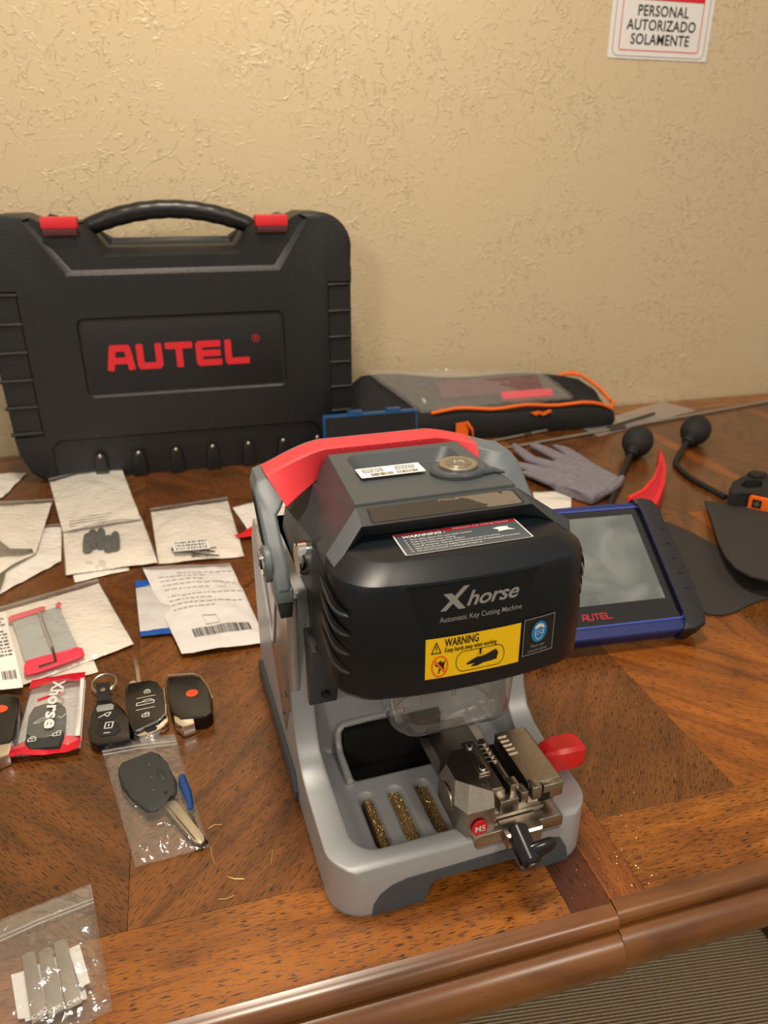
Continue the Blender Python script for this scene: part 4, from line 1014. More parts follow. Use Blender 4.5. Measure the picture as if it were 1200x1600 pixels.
# pads
fp_ = thing('flat_pad', 'flat black rubber air pad lying on the table beside the tablet', 'pad', at(1120, 900))
o_ = [(1040, 814), (1075, 828), (1115, 850), (1160, 880), (1245, 905), (1245, 925), (1200, 934), (1168, 945), (1148, 956), (1128, 960), (1108, 959), (1085, 950), (1065, 905), (1050, 860)]
pxprism('pad_body', 'pad', fp_, o_, .0003, .0030, .0008)
up_ = thing('raised_pad', 'black rubber air pad with pointed tip propped over the flat one', 'pad', at(1180, 850))
P = [(1101, 782), (1110, 806), (1122, 845), (1133, 868), (1150, 887), (1172, 899), (1200, 906), (1260, 908), (1260, 800), (1200, 797), (1150, 788)]
b = MB(); V0 = []
for x, y in P:
    zt = .010+.022*max(0, min(1, (y-782)/120)); V0.append(at(x, y, zt))
n0 = len(V0); b.poly(V0+[v-Vector((0, 0, .003)) for v in V0], [tuple(range(n0))]+[tuple(range(n0, 2*n0))[::-1]]+[(i, (i+1) % n0, n0+(i+1) % n0, n0+i) for i in range(n0)])
b.build('pad_body', 'pad', up_, world=True, smooth=30)
# black and orange device
dv = thing('inspection_tool', 'black device with orange side plate at the right frame edge', 'tool', at(1190, 790), math.radians(12))
o_ = [(1140, 762), (1145, 752), (1158, 744), (1170, 740), (1186, 738), (1262, 750), (1262, 786), (1200, 776), (1174, 770), (1150, 770), (1142, 768)]
body = pxprism('device_body', 'blackmat', dv, o_, .0006, .036, .003, 3)
h_ = [at(x, y, .036) for x, y in ((1156, 758), (1166, 750), (1192, 751), (1190, 761), (1168, 763))]
b = MB(); b.prism([(p.x, p.y) for p in h_], .020, .05); c = b.build('cut', 'black', dv, world=True, smooth=0); boolean(body, c)
o2 = [(1168, 738), (1176, 734), (1198, 737), (1194, 743), (1180, 744)]
pxprism('device_lever', 'blackmat', dv, o2, .034, .042, .0015)
a_ = at(1173, 771, .036); c_ = at(1199, 777, .036)
d_ = (c_-a_); d_.z = 0; d_.normalize(); nn = Vector((d_.y, -d_.x, 0))
def dvf(p, q, h): return a_+d_*p+Vector((0, 0, q))+nn*(h+.001)
b = MB(); b.prism(rrect(.0, -.027, .070, -.002, .003, 3), -.003, .003, dvf, bev=.0008); op_ = b.build('orange_plate', 'orange', dv, world=True)
b = MB(); b.prism(rrect(.006, -.021, .020, -.007, .001, 3), .003, .0036, dvf); sq = b.build('black_square', 'black', dv, world=True)
b = MB(); b.prism([(.013+.0045*math.cos(k*math.pi/8), -.014+.0045*math.sin(k*math.pi/8)) for k in range(16)], .0036, .0040, dvf); b.build('lens', 'chrome', dv, world=True)

# tablet -----------------------------------------------------------
tb = thing('diagnostic_tablet', 'blue and black diagnostic tablet propped at a slant beside the machine', 'tablet', (.252, .737, 0), math.radians(11))
tb.location.y = .713; tb.location.x = .248
tt = math.radians(33)
def tf(p, q, h): return (p, q*math.cos(tt)-h*math.sin(tt)+.022*math.sin(tt), q*math.sin(tt)+h*math.cos(tt)+.0)   # p along, q up the slope, h normal
TW, TH_ = .138, .186
b = MB(); b.prism(rrect(-TW+.012, .002, TW-.014, TH_-.002, .008, 4), .004, .026, tf, bev=.004, seg=3); b.build('tablet_body', 'navy', tb, smooth=35)
for s in (1, -1):
    o_ = [(s*(TW-.034), .0), (s*(TW-.020), -.001), (s*(TW-.004), .005), (s*TW, .016), (s*(TW+.001), .05), (s*(TW-.001), .135), (s*TW, TH_-.018), (s*(TW-.005), TH_-.004), (s*(TW-.018), TH_+.001), (s*(TW-.034), TH_), (s*(TW-.029), TH_-.008), (s*(TW-.022), TH_-.022), (s*(TW-.022), .022), (s*(TW-.029), .009)]
    b = MB(); b.prism(o_, -.001, .031, tf, bev=.005, seg=3); gp = b.build('end_bumper', 'tabblack', tb, smooth=45)
    for k in range(5):
        b = MB(); b.tube([tf(s*(TW-.012), .052+k*.021, .0308), tf(s*(TW-.001), .050+k*.021, .0290)], .0013, 6); b.build('bumper_notch', 'void', gp)
b = MB(); b.prism(rrect(-TW+.022, .018, TW-.026, TH_-.012, .006, 4), .024, .0268, tf, bev=.0004); bz = b.build('bezel', 'bezel', tb, smooth=30)
b = MB(); frame_strip(b, -TW+.020, .016, TW-.0235, TH_-.010, .007, .0020, lambda p, q: tf(p, q, .0271)); b.build('blue_line', pmat('blue_line', '#3b4fa8', .4), bz, smooth=0)
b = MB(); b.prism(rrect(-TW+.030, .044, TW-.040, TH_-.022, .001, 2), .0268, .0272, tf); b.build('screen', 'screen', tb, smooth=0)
autel(tf, -.014, .024, .0255, .0335, .0268, .0271, .13).build('lettering', 'redlogo', bz, smooth=0)
b = MB(); b.prism([(.0, .0), (.006, .0), (.058, .095), (.050, .095)], -.05, .05, lambda p, q, h: (h, .150-(.0)+p*.2, q*.88+.001)); b.build('kick_stand', 'tabblack', tb)

# ================================================================= PACKETS ON THE LEFT
def shade_q(c, k=.0): return c
def packet(lb, px, mat='cream', film_='filmh', amp=.0018, seed=0, ins=.06, z=.0004, name='packet', strip=True, group=None, filmz=.0035):
    c = [at(x, y, z+.001) for x, y in px]; p_ = thing(name, lb, 'packet', cen(c), group=group)
    m0 = cen(c); ci = [m0+(v-m0)*(1-ins*.5) for v in c]
    if strip: ci = [c[0].lerp(c[3], .075).lerp(m0, ins*.3), c[1].lerp(c[2], .075).lerp(m0, ins*.3), c[2].lerp(m0, ins*.3), c[3].lerp(m0, ins*.3)]
    sheet('backing_paper', mat, p_, ci, z=z, amp=amp, seed=seed, freq=22)
    sheet('film', film_, p_, c, z=z+.0006 , amp=amp*1.05, seed=seed, freq=22, thick=0, nx=30, ny=24, lift=lambda s_, t_: filmz*math.sin(math.pi*s_)**.6*math.sin(math.pi*t_)**.6*.6, edge=.0006)
    if strip:
        a0, a1 = c[0].lerp(c[3], .035), c[1].lerp(c[2], .035)
        sheet('zip_strip', 'filmm', p_, [a0, a1, c[1].lerp(c[2], .06), c[0].lerp(c[3], .06)], z=z+.0030, amp=.0006, seed=seed, thick=0, nx=16, ny=2)
    return p_
packet('white paper packet at the left edge, corner poking out by the case', [(-70, 742), (43, 739), (6, 778), (-70, 800)], 'white', seed=1, strip=False)
packet('white packet at the left edge with a flat steel blade', [(-60, 790), (85, 783), (58, 868), (-40, 925)], seed=2, z=.004, filmz=.014)
packet('wide white packet under the blade packet at the left edge', [(-50, 828), (97, 820), (97, 878), (-10, 935)], 'white', seed=3, z=.0003)
packet('tall white zip packet holding four thin drill bits below the case', [(76, 752), (186, 722), (222, 816), (98, 836)], seed=4, z=.0045, filmz=.010)
packet('white packet holding five dark rubber caps', [(97, 832), (222, 808), (249, 882), (102, 902)], seed=5, z=.0018, strip=False, filmz=.024)
packet('white paper sheet peeking out below the rubber cap packet', [(108, 880), (200, 868), (203, 892), (116, 911)], 'white', seed=6, z=.0002, strip=False)
packet('square white zip packet with printed label and dark screws', [(234, 795), (355, 777), (383, 871), (247, 883)], seed=7, filmz=.018)
packet('white packet with red arrow behind the left handle arm', [(362, 794), (440, 772), (474, 852), (414, 868)], 'white', seed=8, strip=False)
packet('small white packet right of the machine, behind its hood', [(832, 769), (893, 769), (893, 806), (838, 812)], 'white', seed=9, strip=False)
big = packet('large white packet at the left holding a red handled reamer', [(-30, 958), (152, 906), (211, 1009), (30, 1076)], seed=10, z=.0012, filmz=.024, amp=.0012)
packet('folded white paper corner under the large reamer packet', [(80, 1050), (148, 1034), (155, 1050), (60, 1078)], 'cream', seed=11, z=.0002, strip=False)
# leaflet with writing
lf = thing('printed_leaflet', 'white leaflet with tiny print and barcode at the left edge', 'leaflet', at(-10, 1020))
c_ = wq((-75, 975), (8, 955), (36, 1074), (-60, 1085), z=.0095)
sheet('sheet_of_paper', 'white', lf, c_, z=0, amp=.0006, seed=12)
def qmap(c, z=.0):           # unit square (x right, y down) to the quad
    return lambda x, y: (lambda p: Vector((p.x, p.y, p.z+z)))(bil(c, x, y))
def bars(mb, f, x0, x1, y0, y1, rnd, w=(.004, .012)):
    x = x0
    while x < x1:
        w_ = rnd.uniform(*w); mb.poly([f(x, y0), f(x+w_, y0), f(x+w_, y1), f(x, y1)], [(0, 1, 2, 3)]); x += w_+rnd.uniform(*w)
rnd = random.Random(11)
f_ = qmap(c_, .0014); b = MB()
for r_ in range(12):
    y = .10+r_*.045; x = .45
    while x < .9:
        w_ = rnd.uniform(.03, .09); 
        if r_ not in (3,): b.poly([f_(x, y), f_(x+w_, y), f_(x+w_, y+.018), f_(x, y+.018)], [(0, 1, 2, 3)])
        x += w_+.02
b.build('printed_text', 'greyink', lf, world=True, smooth=0); b = MB(); bars(b, f_, .70, .94, .80, .90, rnd, (.008, .02)); b.build('barcode', 'blackpr', lf, world=True, smooth=0)
# contents ----------------------------------------------------------
def rods(name, lb, cat, lines_, r, mat, grp=None):
    for k, (a_, c_, l_) in enumerate(lines_):
        A_, C_ = at(*a_, .0095), at(*c_, .0095); o = thing(name, l_, cat, (A_+C_)/2, group=grp)
        b = MB(); b.tube([A_, A_.lerp(C_, .35), A_.lerp(C_, .36), C_], [r, r, r*.8, r*.8], 8); b.build('shank', mat, o, world=True)
rods('drill_bit', '', 'drill bit', [((109, 812), (175, 802), 'rearmost of four thin dark drill bits in the tall packet'), ((109, 816), (176, 806), 'second thin drill bit from the back in the tall packet'),
     ((108, 820), (177, 810), 'third thin drill bit from the back in the tall packet'), ((109, 824), (176, 814), 'front one of four thin dark drill bits in the tall packet')], .0020, 'steeldk', 'drill bits in the tall packet')
for k, (x, y, h_) in enumerate(((137, 849, 26), (145, 843, 26), (158, 842, 28), (170, 850, 22), (180, 846, 26))):
    A_, C_ = at(x, y-h_/2, .009), at(x, y+h_/2, .009); o = thing('rubber_cap', ['leftmost dark rubber cap in the white packet', 'second dark rubber cap from the left in the packet', 'tall middle dark rubber cap in the packet', 'short dark rubber cap, fourth from the left', 'rightmost dark rubber cap in the white packet'][k], 'cap', (A_+C_)/2, group='rubber caps in the packet')
    b = MB(); b.tube([A_, A_.lerp(C_, .12), A_.lerp(C_, .5), A_.lerp(C_, .9), C_], [.004, .0062, .0072, .0068, .004], 12); b.build('cap_body', 'keyshell', o, world=True, smooth=60)
def pxbar(name, lb, cat, pts, z0, z1, mat, bev=.0003):
    o = thing(name, lb, cat, at(*pts[0])); pxprism(name+'_body', mat, o, pts, z0, z1, bev); return o
pxbar('feeler_strip', 'flat steel blade with notched tip in the upper left packet', 'blade', [(-20, 858), (12, 857), (50, 857), (52, 862), (30, 867), (-20, 870)], .0105, .0125, 'nickel')
pxbar('steel_plate', 'short steel plate in the lower left packet', 'plate', [(-15, 890), (9, 889), (5, 905), (-1, 920), (-15, 920)], .0075, .009, 'nickel')
pxbar('folding_gauge', 'angled steel arm above the blade in the left packet', 'blade', [(-10, 838), (0, 845), (16, 857), (6, 860), (-10, 848)], .0125, .014, 'nickel')
for k, (a_, c_) in enumerate((((270, 858), (325, 868)), ((285, 853), (335, 862)), ((300, 866), (342, 868)), ((312, 860), (338, 855)))):
    A_, C_ = at(*a_, .008), at(*c_, .008); o = thing('screw', ['longest dark screw below the printed label', 'dark screw half under the printed label', 'dark screw nearest the packet bottom edge', 'short dark screw at the right of the label'][k], 'screw', (A_+C_)/2, group='screws in the square packet')
    b = MB(); b.tube([A_, A_.lerp(C_, .1), A_.lerp(C_, .12), C_], [.0035, .0035, .0016, .0013], 8); b.build('screw_body', 'steeldk', o, world=True)
lp = thing('printed_label', 'small white printed label in the square packet', 'label', at(298, 852))
c_ = wq((268, 847), (324, 842), (329, 857), (272, 862), z=.0115); sheet('label_paper', 'whitepr', lp, c_, z=0, amp=.0002, seed=3, nx=4, ny=3)
f_ = qmap(c_, .0008); b = MB()
for r_ in range(3): bars(b, f_, .08, .92, .12+r_*.3, .27+r_*.3, rnd, (.01, .05))
b.build('label_print', 'blackpr', lp, world=True, smooth=0)
ra_ = pxbar('red_arrow', 'red arrow shaped paper strip crossing the packet behind the handle', 'arrow', [(366, 835), (376, 834), (408, 812), (432, 806), (432, 826), (404, 836), (380, 839), (372, 840)], .0062, .0068, 'redpr', .0001)
# reamer in the large packet
rm = thing('reamer', 'pink red handled steel reamer inside the large packet', 'tool', at(80, 1010))
pxprism('handle', 'pinkred', rm, [(37, 1040), (40, 1032), (55, 1028), (120, 1010), (129, 1012), (132, 1021), (126, 1026), (60, 1049), (42, 1054), (37, 1050)], .0095, .0125, .0015)
b = MB(); b.tube([at(61, 956, .0125), at(82, 1012, .0130)], .0022, 8); b.build('shaft', 'chrome', rm, world=True)
b = MB(); b.tube([at(82, 1012, .0130), at(87, 1033, .0130)], .0014, 8); b.build('tip', 'steeldk', rm, world=True)
pxprism('handle_slot', 'steeldk', rm, [(60, 1040), (88, 1032), (89, 1034), (61, 1044)], .0125, .0129, 0)
gp = thing('grey_pouch', 'pale grey plastic pouch behind the reamer shaft', 'pouch', at(60, 990))
c_ = wq((18, 968), (92, 948), (122, 1012), (40, 1036), z=.0080)
sheet('pouch_film', pmat('pale_grey_film', '#a3a8a6', .35), gp, c_, z=0, amp=.0012, seed=15)
pxprism('zip_bar', 'pinkred', gp, [(12, 966), (16, 962), (66, 947), (71, 948), (70, 953), (20, 969), (14, 971)], .0105, .0115, .0003)
pxprism('zip_end', 'pinkred', gp, [(86, 945), (91, 940), (96, 942), (95, 947), (88, 948)], .0105, .0118, .0003)

# poly envelope over blue bag
bb = thing('blue_ended_bag', 'white foil bag with blue ends under the barcode envelope', 'bag', at(235, 955))
c_ = wq((212, 914), (262, 908), (272, 990), (220, 995), z=.001)
sheet('foil', 'foilwhite', bb, c_, z=.001, amp=.002, seed=20, lift=lambda s_, t_: .006*math.sin(math.pi*t_))
sheet('blue_top', 'foilblue', bb, [c_[0].lerp(c_[3], -.02), c_[1].lerp(c_[2], -.02), c_[1].lerp(c_[2], .11), c_[0].lerp(c_[3], .11)], z=.0035, amp=.001, seed=21)
sheet('blue_bottom', 'foilblue', bb, [c_[0].lerp(c_[3], .93), c_[1].lerp(c_[2], .93), c_[1].lerp(c_[2], 1.03), c_[0].lerp(c_[3], 1.03)], z=.0030, amp=.001, seed=22)
ev = thing('poly_envelope', 'white poly envelope with barcode lying behind the machine left side', 'envelope', at(320, 955))
c_ = wq((224, 893), (361, 886), (418, 1004), (284, 1024), z=.005)
lf_ = lambda s_, t_: .007*(math.sin(math.pi*s_)*math.sin(math.pi*t_))**.5-.004*(1-s_)*0
sheet('envelope_sheet', 'envelope', ev, c_, z=.001, amp=.0028, seed=23, nx=44, ny=36, lift=lf_, freq=20)
sheet('clear_flap', 'filmm', ev, [c_[0].lerp(c_[3], -.03), c_[1].lerp(c_[2], -.03), c_[1].lerp(c_[2], .05), c_[0].lerp(c_[3], .05)], z=.003, amp=.001, seed=24, thick=0)
def onenv(x, y):
    p = bil(c_, x, y); w_ = abs(noise.noise(Vector((p.x*20+23, p.y*20, 23*3.1))))*2+.4*noise.noise(Vector((p.x*60, p.y*60, 23)))
    return Vector((p.x, p.y, p.z+.001+.0028*max(0, w_)+lf_(x, y)+.0009))
b = MB(); bars(b, onenv, .22, .88, .80, .88, rnd, (.003, .012)); b.build('barcode', 'blackpr', ev, world=True, smooth=0)
b = MB()
for r_ in range(9):
    y = .10+r_*.055+(.03 if r_ > 4 else 0); x = .12 if r_ else .35
    while x < (.92 if r_ in (0, 3, 5, 7) else .6):
        w_ = rnd.uniform(.02, .07); b.poly([onenv(x, y), onenv(x+w_, y), onenv(x+w_, y+.010), onenv(x, y+.010)], [(0, 1, 2, 3)]); x += w_+.018
for x0, x1, y0, y1 in ((.72, .82, .27, .272), (.72, .82, .335, .337), (.72, .722, .27, .337), (.818, .82, .27, .337), (.40, .56, .68, .683), (.40, .56, .77, .773), (.40, .403, .68, .773), (.557, .56, .68, .773)):
    b.poly([onenv(x0, y0), onenv(x1, y0), onenv(x1, y1+.004), onenv(x0, y1+.004)], [(0, 1, 2, 3)])
b.build('faint_print', pmat('faint_ink', '#b3ada6', .6), ev, world=True, smooth=0)

# ================================================================= KEYS AND REMOTES
def pxframe(o, xd, z):       # local frame on the table from a pixel origin and a pixel to the right; returns f(x,y,h) metres
    a = at(*o, z); c = at(*xd, z); ex = (c-a).normalized(); ey = Vector((-ex.y, ex.x, 0))
    return lambda x, y, h=0: a+ex*x+ey*y+Vector((0, 0, h))
def prism_f(name, mat, parent, pts, h0, h1, f, bev=.0005, seg=2, smooth=35, label=None):
    b = MB(); b.prism(pts, h0, h1, lambda p, q, h: f(p, q, h), bev=bev, seg=seg); return b.build(name, mat, parent, world=True, smooth=smooth, label=label)
def lines_f(name, mat, parent, segs, w, h, f):
    b = MB()
    for x0, y0, x1, y1 in segs:
        d = Vector((x1-x0, y1-y0)).normalized(); n_ = Vector((-d.y, d.x))*w/2
        b.poly([f(x0+n_.x, y0+n_.y, h), f(x1+n_.x, y1+n_.y, h), f(x1-n_.x, y1-n_.y, h), f(x0-n_.x, y0-n_.y, h)], [(0, 1, 2, 3)])
    return b.build(name, mat, parent, world=True, smooth=0)
def padlock(f, cx, cy, s, h, name, parent, open_=False):
    seg = []
    for k in range(8):
        a0, a1 = math.pi*k/8, math.pi*(k+1)/8
        seg.append((cx+math.cos(a0)*s*.55+(s*.3 if open_ else 0), cy+s*.35+math.sin(a0)*s*.6, cx+math.cos(a1)*s*.55+(s*.3 if open_ else 0), cy+s*.35+math.sin(a1)*s*.6))
    seg += [(cx-s*.8, cy+s*.3, cx+s*.8, cy+s*.3), (cx-s*.8, cy-s*.7, cx+s*.8, cy-s*.7), (cx-s*.8, cy+s*.3, cx-s*.8, cy-s*.7), (cx+s*.8, cy+s*.3, cx+s*.8, cy-s*.7), (cx, cy-.4*s, cx, cy)]
    return lines_f(name, 'whitepr', parent, seg, s*.22, h, f)
# fob with leather loop
kf = thing('key_fob', 'black remote fob with leather loop and steel split ring', 'key fob', at(172, 1130))
o_ = [(137, 1140), (139, 1118), (146, 1103), (154, 1094), (168, 1092), (182, 1096), (194, 1108), (201, 1124), (206, 1143), (204, 1153), (190, 1158), (152, 1163), (141, 1158)]
pxprism('fob_body', 'fob', kf, o_, .0008, .0115, .003, 3)
pxprism('top_button', 'greypr', kf, [(150, 1107), (153, 1102), (174, 1099), (178, 1101), (177, 1108), (152, 1112)], .0112, .0122, .0004)
pxprism('middle_button', 'blackmat', kf, [(150, 1115), (178, 1110), (182, 1118), (178, 1124), (154, 1127)], .0112, .0120, .0003)
pxprism('bottom_button', 'blackmat', kf, [(152, 1132), (170, 1127), (186, 1130), (189, 1140), (180, 1148), (156, 1150), (150, 1142)], .0112, .0121, .0003)
f_ = pxframe((170, 1135), (190, 1133), .0118)
lines_f('lock_mark', 'whitepr', kf, [(-.0036, .0058, .0034, .0060), (-.0036, -.0032, .0034, -.0030), (-.0036, .0058, -.0036, -.0032), (.0034, .0060, .0034, -.0030), (-.0002, .0034, -.0002, -.0006), (-.003, -.0100, .003, -.0098)], .0010, .0006, f_)
f_ = pxframe((166, 1118), (186, 1116), .0118)
lines_f('horn_mark', 'whitepr', kf, [(-.007, -.003, -.002, .001), (-.002, .001, .002, -.0025), (.002, -.0025, .004, .0042), (.004, .0042, -.0005, .0032), (-.0005, .0032, -.002, .001)], .0010, .0006, f_)
b = MB(); P = [at(163, 1096, .008), at(162, 1086, .012), at(161, 1074, .011), at(161, 1067, .006)]
for s_ in (0,):
    V = []
    for k, p in enumerate(P):
        w_ = (.0080, .0068, .0076, .0070)[k]
        for dx in (-w_, w_): V.append(p+Vector((dx, 0, 0)))
    b.poly(V+[v-Vector((0, 0, .002)) for v in V], [(0, 1, 3, 2), (2, 3, 5, 4), (4, 5, 7, 6), (8, 10, 11, 9), (10, 12, 13, 11), (12, 14, 15, 13), (0, 2, 10, 8), (2, 4, 12, 10), (4, 6, 14, 12), (1, 9, 11, 3), (3, 11, 13, 5), (5, 13, 15, 7), (6, 7, 15, 14), (0, 8, 9, 1)])
b.build('leather_loop', 'blackmat', kf, world=True)
b = MB(); b.cyl(at(161, 1078, .0125), .0030, .0018, n=16, bev=.0005); b.build('stud', 'brushed', kf, world=True)
rc = at(163, 1068, .008)
for dz, r_ in ((0, .0128), (.0014, .0125)):
    b = MB(); b.tube([rc+Vector((math.cos(2*math.pi*k/36)*r_, math.sin(2*math.pi*k/36)*r_, dz+.002*math.sin(2*math.pi*k/36))) for k in range(37)], .0008, 8, cap=False); b.build('split_ring', 'brushed', kf, world=True)
# flip key
fk = thing('flip_key', 'black flip key remote with chrome trim and folded out blade', 'flip key', at(228, 1110))
o_ = [(195, 1083), (196, 1072), (202, 1067), (234, 1062), (246, 1065), (253, 1076), (256, 1095), (258, 1115), (250, 1125), (228, 1134), (208, 1146), (203, 1130), (198, 1105)]
pxprism('key_body', 'fob', fk, o_, .0008, .0135, .002, 3)
pxprism('chrome_trim', 'chrome', fk, [(208, 1147), (206, 1141), (226, 1132), (246, 1124), (258, 1112), (262, 1118), (263, 1126), (252, 1138), (235, 1147), (218, 1151)], .0008, .0105, .0015)
pxprism('trim_hole', 'void', fk, [(226, 1140), (241, 1134), (246, 1136), (244, 1140), (230, 1145)], .0104, .0108, 0)
b = MB(); b.tube([at(*p, .0128) for p in ((257, 1076), (259, 1100), (259, 1116), (246, 1127), (212, 1143))], .0011, 8); b.build('trim_edge', 'chrome', fk, world=True)
f_ = pxframe((228, 1098), (258, 1093), .0135)
lines_f('button_dividers', 'chrome', fk, [(-.0095, .0088, .0095, .0100), (-.0095, -.0105, .0090, -.0092)], .0014, .0004, f_)
padlock(f_, .001, .0185, .0036, .0004, 'padlock_mark', fk); padlock(f_, 0, -.0200, .0040, .0004, 'open_padlock_mark', fk, True)
lines_f('car_mark', 'whitepr', fk, [(-.009, .001, .008, .0022), (-.009, -.0032, .008, -.002), (-.009, .001, -.009, -.0032), (.008, .0022, .008, -.002), (-.004, .0013, -.001, .0046), (-.001, .0046, .0045, .0050), (.0045, .0050, .0075, .0022)], .0009, .0004, f_)
b = MB(); b.cyl(at(208, 1070, .010), .0042, .0060, n=20, bev=.001); b.build('hinge_button', 'chrome', fk, world=True)
pxprism('key_blade', 'brushed', fk, [(214, 1068), (209, 1030), (212, 1026), (215, 1032), (221, 1067)], .0075, .0092, .0004)
# remote with orange button
def remote(lb, o_, dot, trim, drx=.0062):
    r_ = thing('remote_key', lb, 'remote', cen([at(*p) for p in o_]))
    pxprism('remote_body', 'fob', r_, o_, .0008, .0150, .0028, 3)
    c = at(*dot, .0153); b = MB(); b.prism([(c.x+drx*math.cos(2*math.pi*k/28), c.y+.0060*math.sin(2*math.pi*k/28)) for k in range(28)], .0145, .0156, bev=.0003); ob = b.build('orange_button', 'padg', r_, world=True)
    lines_f('button_mark', 'redpr', ob, [(-.003, 0, .003, 0)], .0005, .0005, lambda x, y, h=0: Vector((c.x+x, c.y+y, .0153+h)))
    pxprism('chrome_end', 'chrome', r_, trim, .0008, .0140, .0015)
    return r_
r1 = remote('black remote with orange button and chrome end, right of the flip key', [(259, 1062), (262, 1057), (300, 1054), (312, 1057), (322, 1070), (332, 1090), (332, 1113), (322, 1120), (282, 1124), (268, 1112), (263, 1090)], (300, 1083), [(270, 1116), (284, 1114), (302, 1117), (304, 1130), (286, 1136), (273, 1128)])
b = MB(); b.tube([at(*p, .0140) for p in ((262, 1055), (302, 1053), (314, 1057), (326, 1073), (332, 1092))], .0008, 8); b.build('chrome_edge', 'chrome', r1, world=True)
remote('black remote with orange button cut by the left frame edge', [(-40, 1090), (10, 1083), (24, 1084), (30, 1092), (29, 1110), (24, 1145), (16, 1160), (-40, 1170)], (-2, 1108), [(-40, 1168), (14, 1150), (20, 1152), (14, 1178), (-4, 1186), (-40, 1190)], .0090)
# foil packet with fob inside
ff = thing('foil_packet', 'clear packet with red foil ends and white lettering over a fob', 'packet', at(80, 1120))
c_ = wq((50, 1070), (134, 1055), (125, 1172), (17, 1187), z=.003)
pf = lambda s_, t_: .013*(math.sin(math.pi*min(1, max(0, s_)))**.5)*(math.sin(math.pi*min(1, max(0, t_)))**.6)
film_p = sheet('packet_film', 'filmh', ff, c_, z=.0012, amp=.0010, seed=30, thick=0, lift=pf, nx=28, ny=28)
def sub(c, s0, t0, s1, t1): return [bil(c, s0, t0), bil(c, s1, t0), bil(c, s1, t1), bil(c, s0, t1)]
sheet('packet_back', 'foilwhite', ff, sub(c_, .0, .05, 1, .95), z=-.0025, amp=.0004, seed=31)
sheet('red_end', 'foilred', ff, sub(c_, 0, -.02, 1, .13), z=.0030, amp=.0016, seed=32, lift=lambda s_, t_: .004*t_*math.sin(math.pi*s_))
sheet('red_end', 'foilred', ff, sub(c_, 0, .86, 1, 1.03), z=.0030, amp=.0020, seed=33, edge=.002, lift=lambda s_, t_: .005*(1-t_)*math.sin(math.pi*s_))
sheet('white_seam', 'whitepr', ff, sub(c_, .93, .1, 1.0, .88), z=.0035, amp=.0004, seed=34, lift=lambda s_, t_: .002)
f_ = lambda x, y, h=0: (lambda s_, t_: bil(c_, s_, t_)+Vector((0, 0, pf(s_, t_)+.0036+h)))(.56+y*15, .48-x*-15)
b = MB(); b.text('Xhorse', .020, lambda x, y: f_(x*.72, y*1.0), bold=.03, shear=.1); b.build('lettering', 'whitepr', ff, world=True, smooth=0)
b = MB(); b.poly([bil(c_, s_, t_)+Vector((0, 0, pf(s_, t_)+.0030)) for s_, t_ in ((.26, .40), (.62, .35), (.66, .38), (.45, .42), (.28, .45))], [(0, 1, 2, 3, 4)]); b.build('red_swoosh', 'redpr', ff, world=True, smooth=0)
fi = thing('key_fob', 'black remote fob sealed inside the red ended packet', 'key fob', at(75, 1130))
pxprism('fob_body', 'keyshell', fi, [(38, 1160), (44, 1118), (52, 1104), (70, 1098), (92, 1096), (102, 1104), (100, 1150), (92, 1164), (45, 1168)], .002, .0120, .003, 3)
f_ = pxframe((72, 1140), (100, 1136), .0120)
padlock(f_, -.0105, -.012, .0042, .0005, 'padlock_mark', fi); padlock(f_, .0115, -.009, .0042, .0005, 'open_padlock_mark', fi, True)
lines_f('trunk_mark', 'whitepr', fi, [(-.014, .012, -.006, .0190), (-.006, .0190, -.002, .0170), (-.002, .0170, -.010, .0118), (-.010, .0118, -.014, .012), (.008, .018, .012, .015), (.012, .015, .015, .020)], .0009, .0005, f_)

# ---------------- zip bags
def zipbag(lb, px, seed, zipat=(.05, .10), lift=.008, z=.0008, gap=.35):
    c = [at(x, y, z) for x, y in px]; o = thing('zip_bag', lb, 'bag', cen(c))
    up = lambda s_, t_: lift*(math.sin(math.pi*min(1, max(0, s_)))*math.sin(math.pi*min(1, max(0, t_))))**.45
    sheet('upper_film', 'film', o, c, z=z+.0004, amp=.0022, seed=seed, thick=0, nx=40, ny=50, lift=up, freq=45, edge=.0008)
    sheet('lower_film', 'film', o, c, z=z, amp=.0002, seed=seed+1, thick=0)
    for k, t_ in enumerate(zipat):
        q = [bil(c, 0, t_)+Vector((0, 0, .002)), bil(c, .5, t_)+Vector((0, 0, .0035)), bil(c, 1, t_)+Vector((0, 0, .002))]
        b = MB(); b.tube(q, .0008, 6); b.build('zip_rib', 'filmm', o, world=True)
    sheet('header_strip', 'filmh', o, sub(c, 0, 0, 1, zipat[0]), z=z+.002, amp=.0008, seed=seed+2, thick=0, ny=3)
    return o
zipbag('clear zip bag holding a black car key, below the fobs', [(157, 1166), (273, 1150), (327, 1325), (212, 1357)], 40, (.07, .10))
# car key
ck_ = thing('car_key', 'black headed car key with steel blade inside a clear bag', 'key', at(240, 1230))
o_ = [(184, 1208), (184, 1200), (190, 1190), (236, 1172), (248, 1176), (262, 1192), (276, 1218), (276, 1235), (272, 1244), (250, 1258), (244, 1268), (228, 1267), (205, 1246), (190, 1228)]
hd_ = pxprism('key_head', 'keyshell', ck_, o_, .0015, .0115, .003, 3)
b = MB(); b.ball(at(252, 1212, .0100), (.010, .0045, .0025), Matrix.Rotation(math.radians(-50), 3, 'Z'), 16); b.build('raised_grip', 'keyshell', hd_, world=True)
b = MB(); b.cyl(at(259, 1238, .0116), .0016, .0006, n=14); b.build('pin_hole', 'void', hd_, world=True)
for p in ((233, 1195), (237, 1214), (240, 1234)):
    b = MB(); b.cyl(at(*p, .0117), .0005, .0004, n=8); b.build('moulded_dot', 'greypr', hd_, world=True)
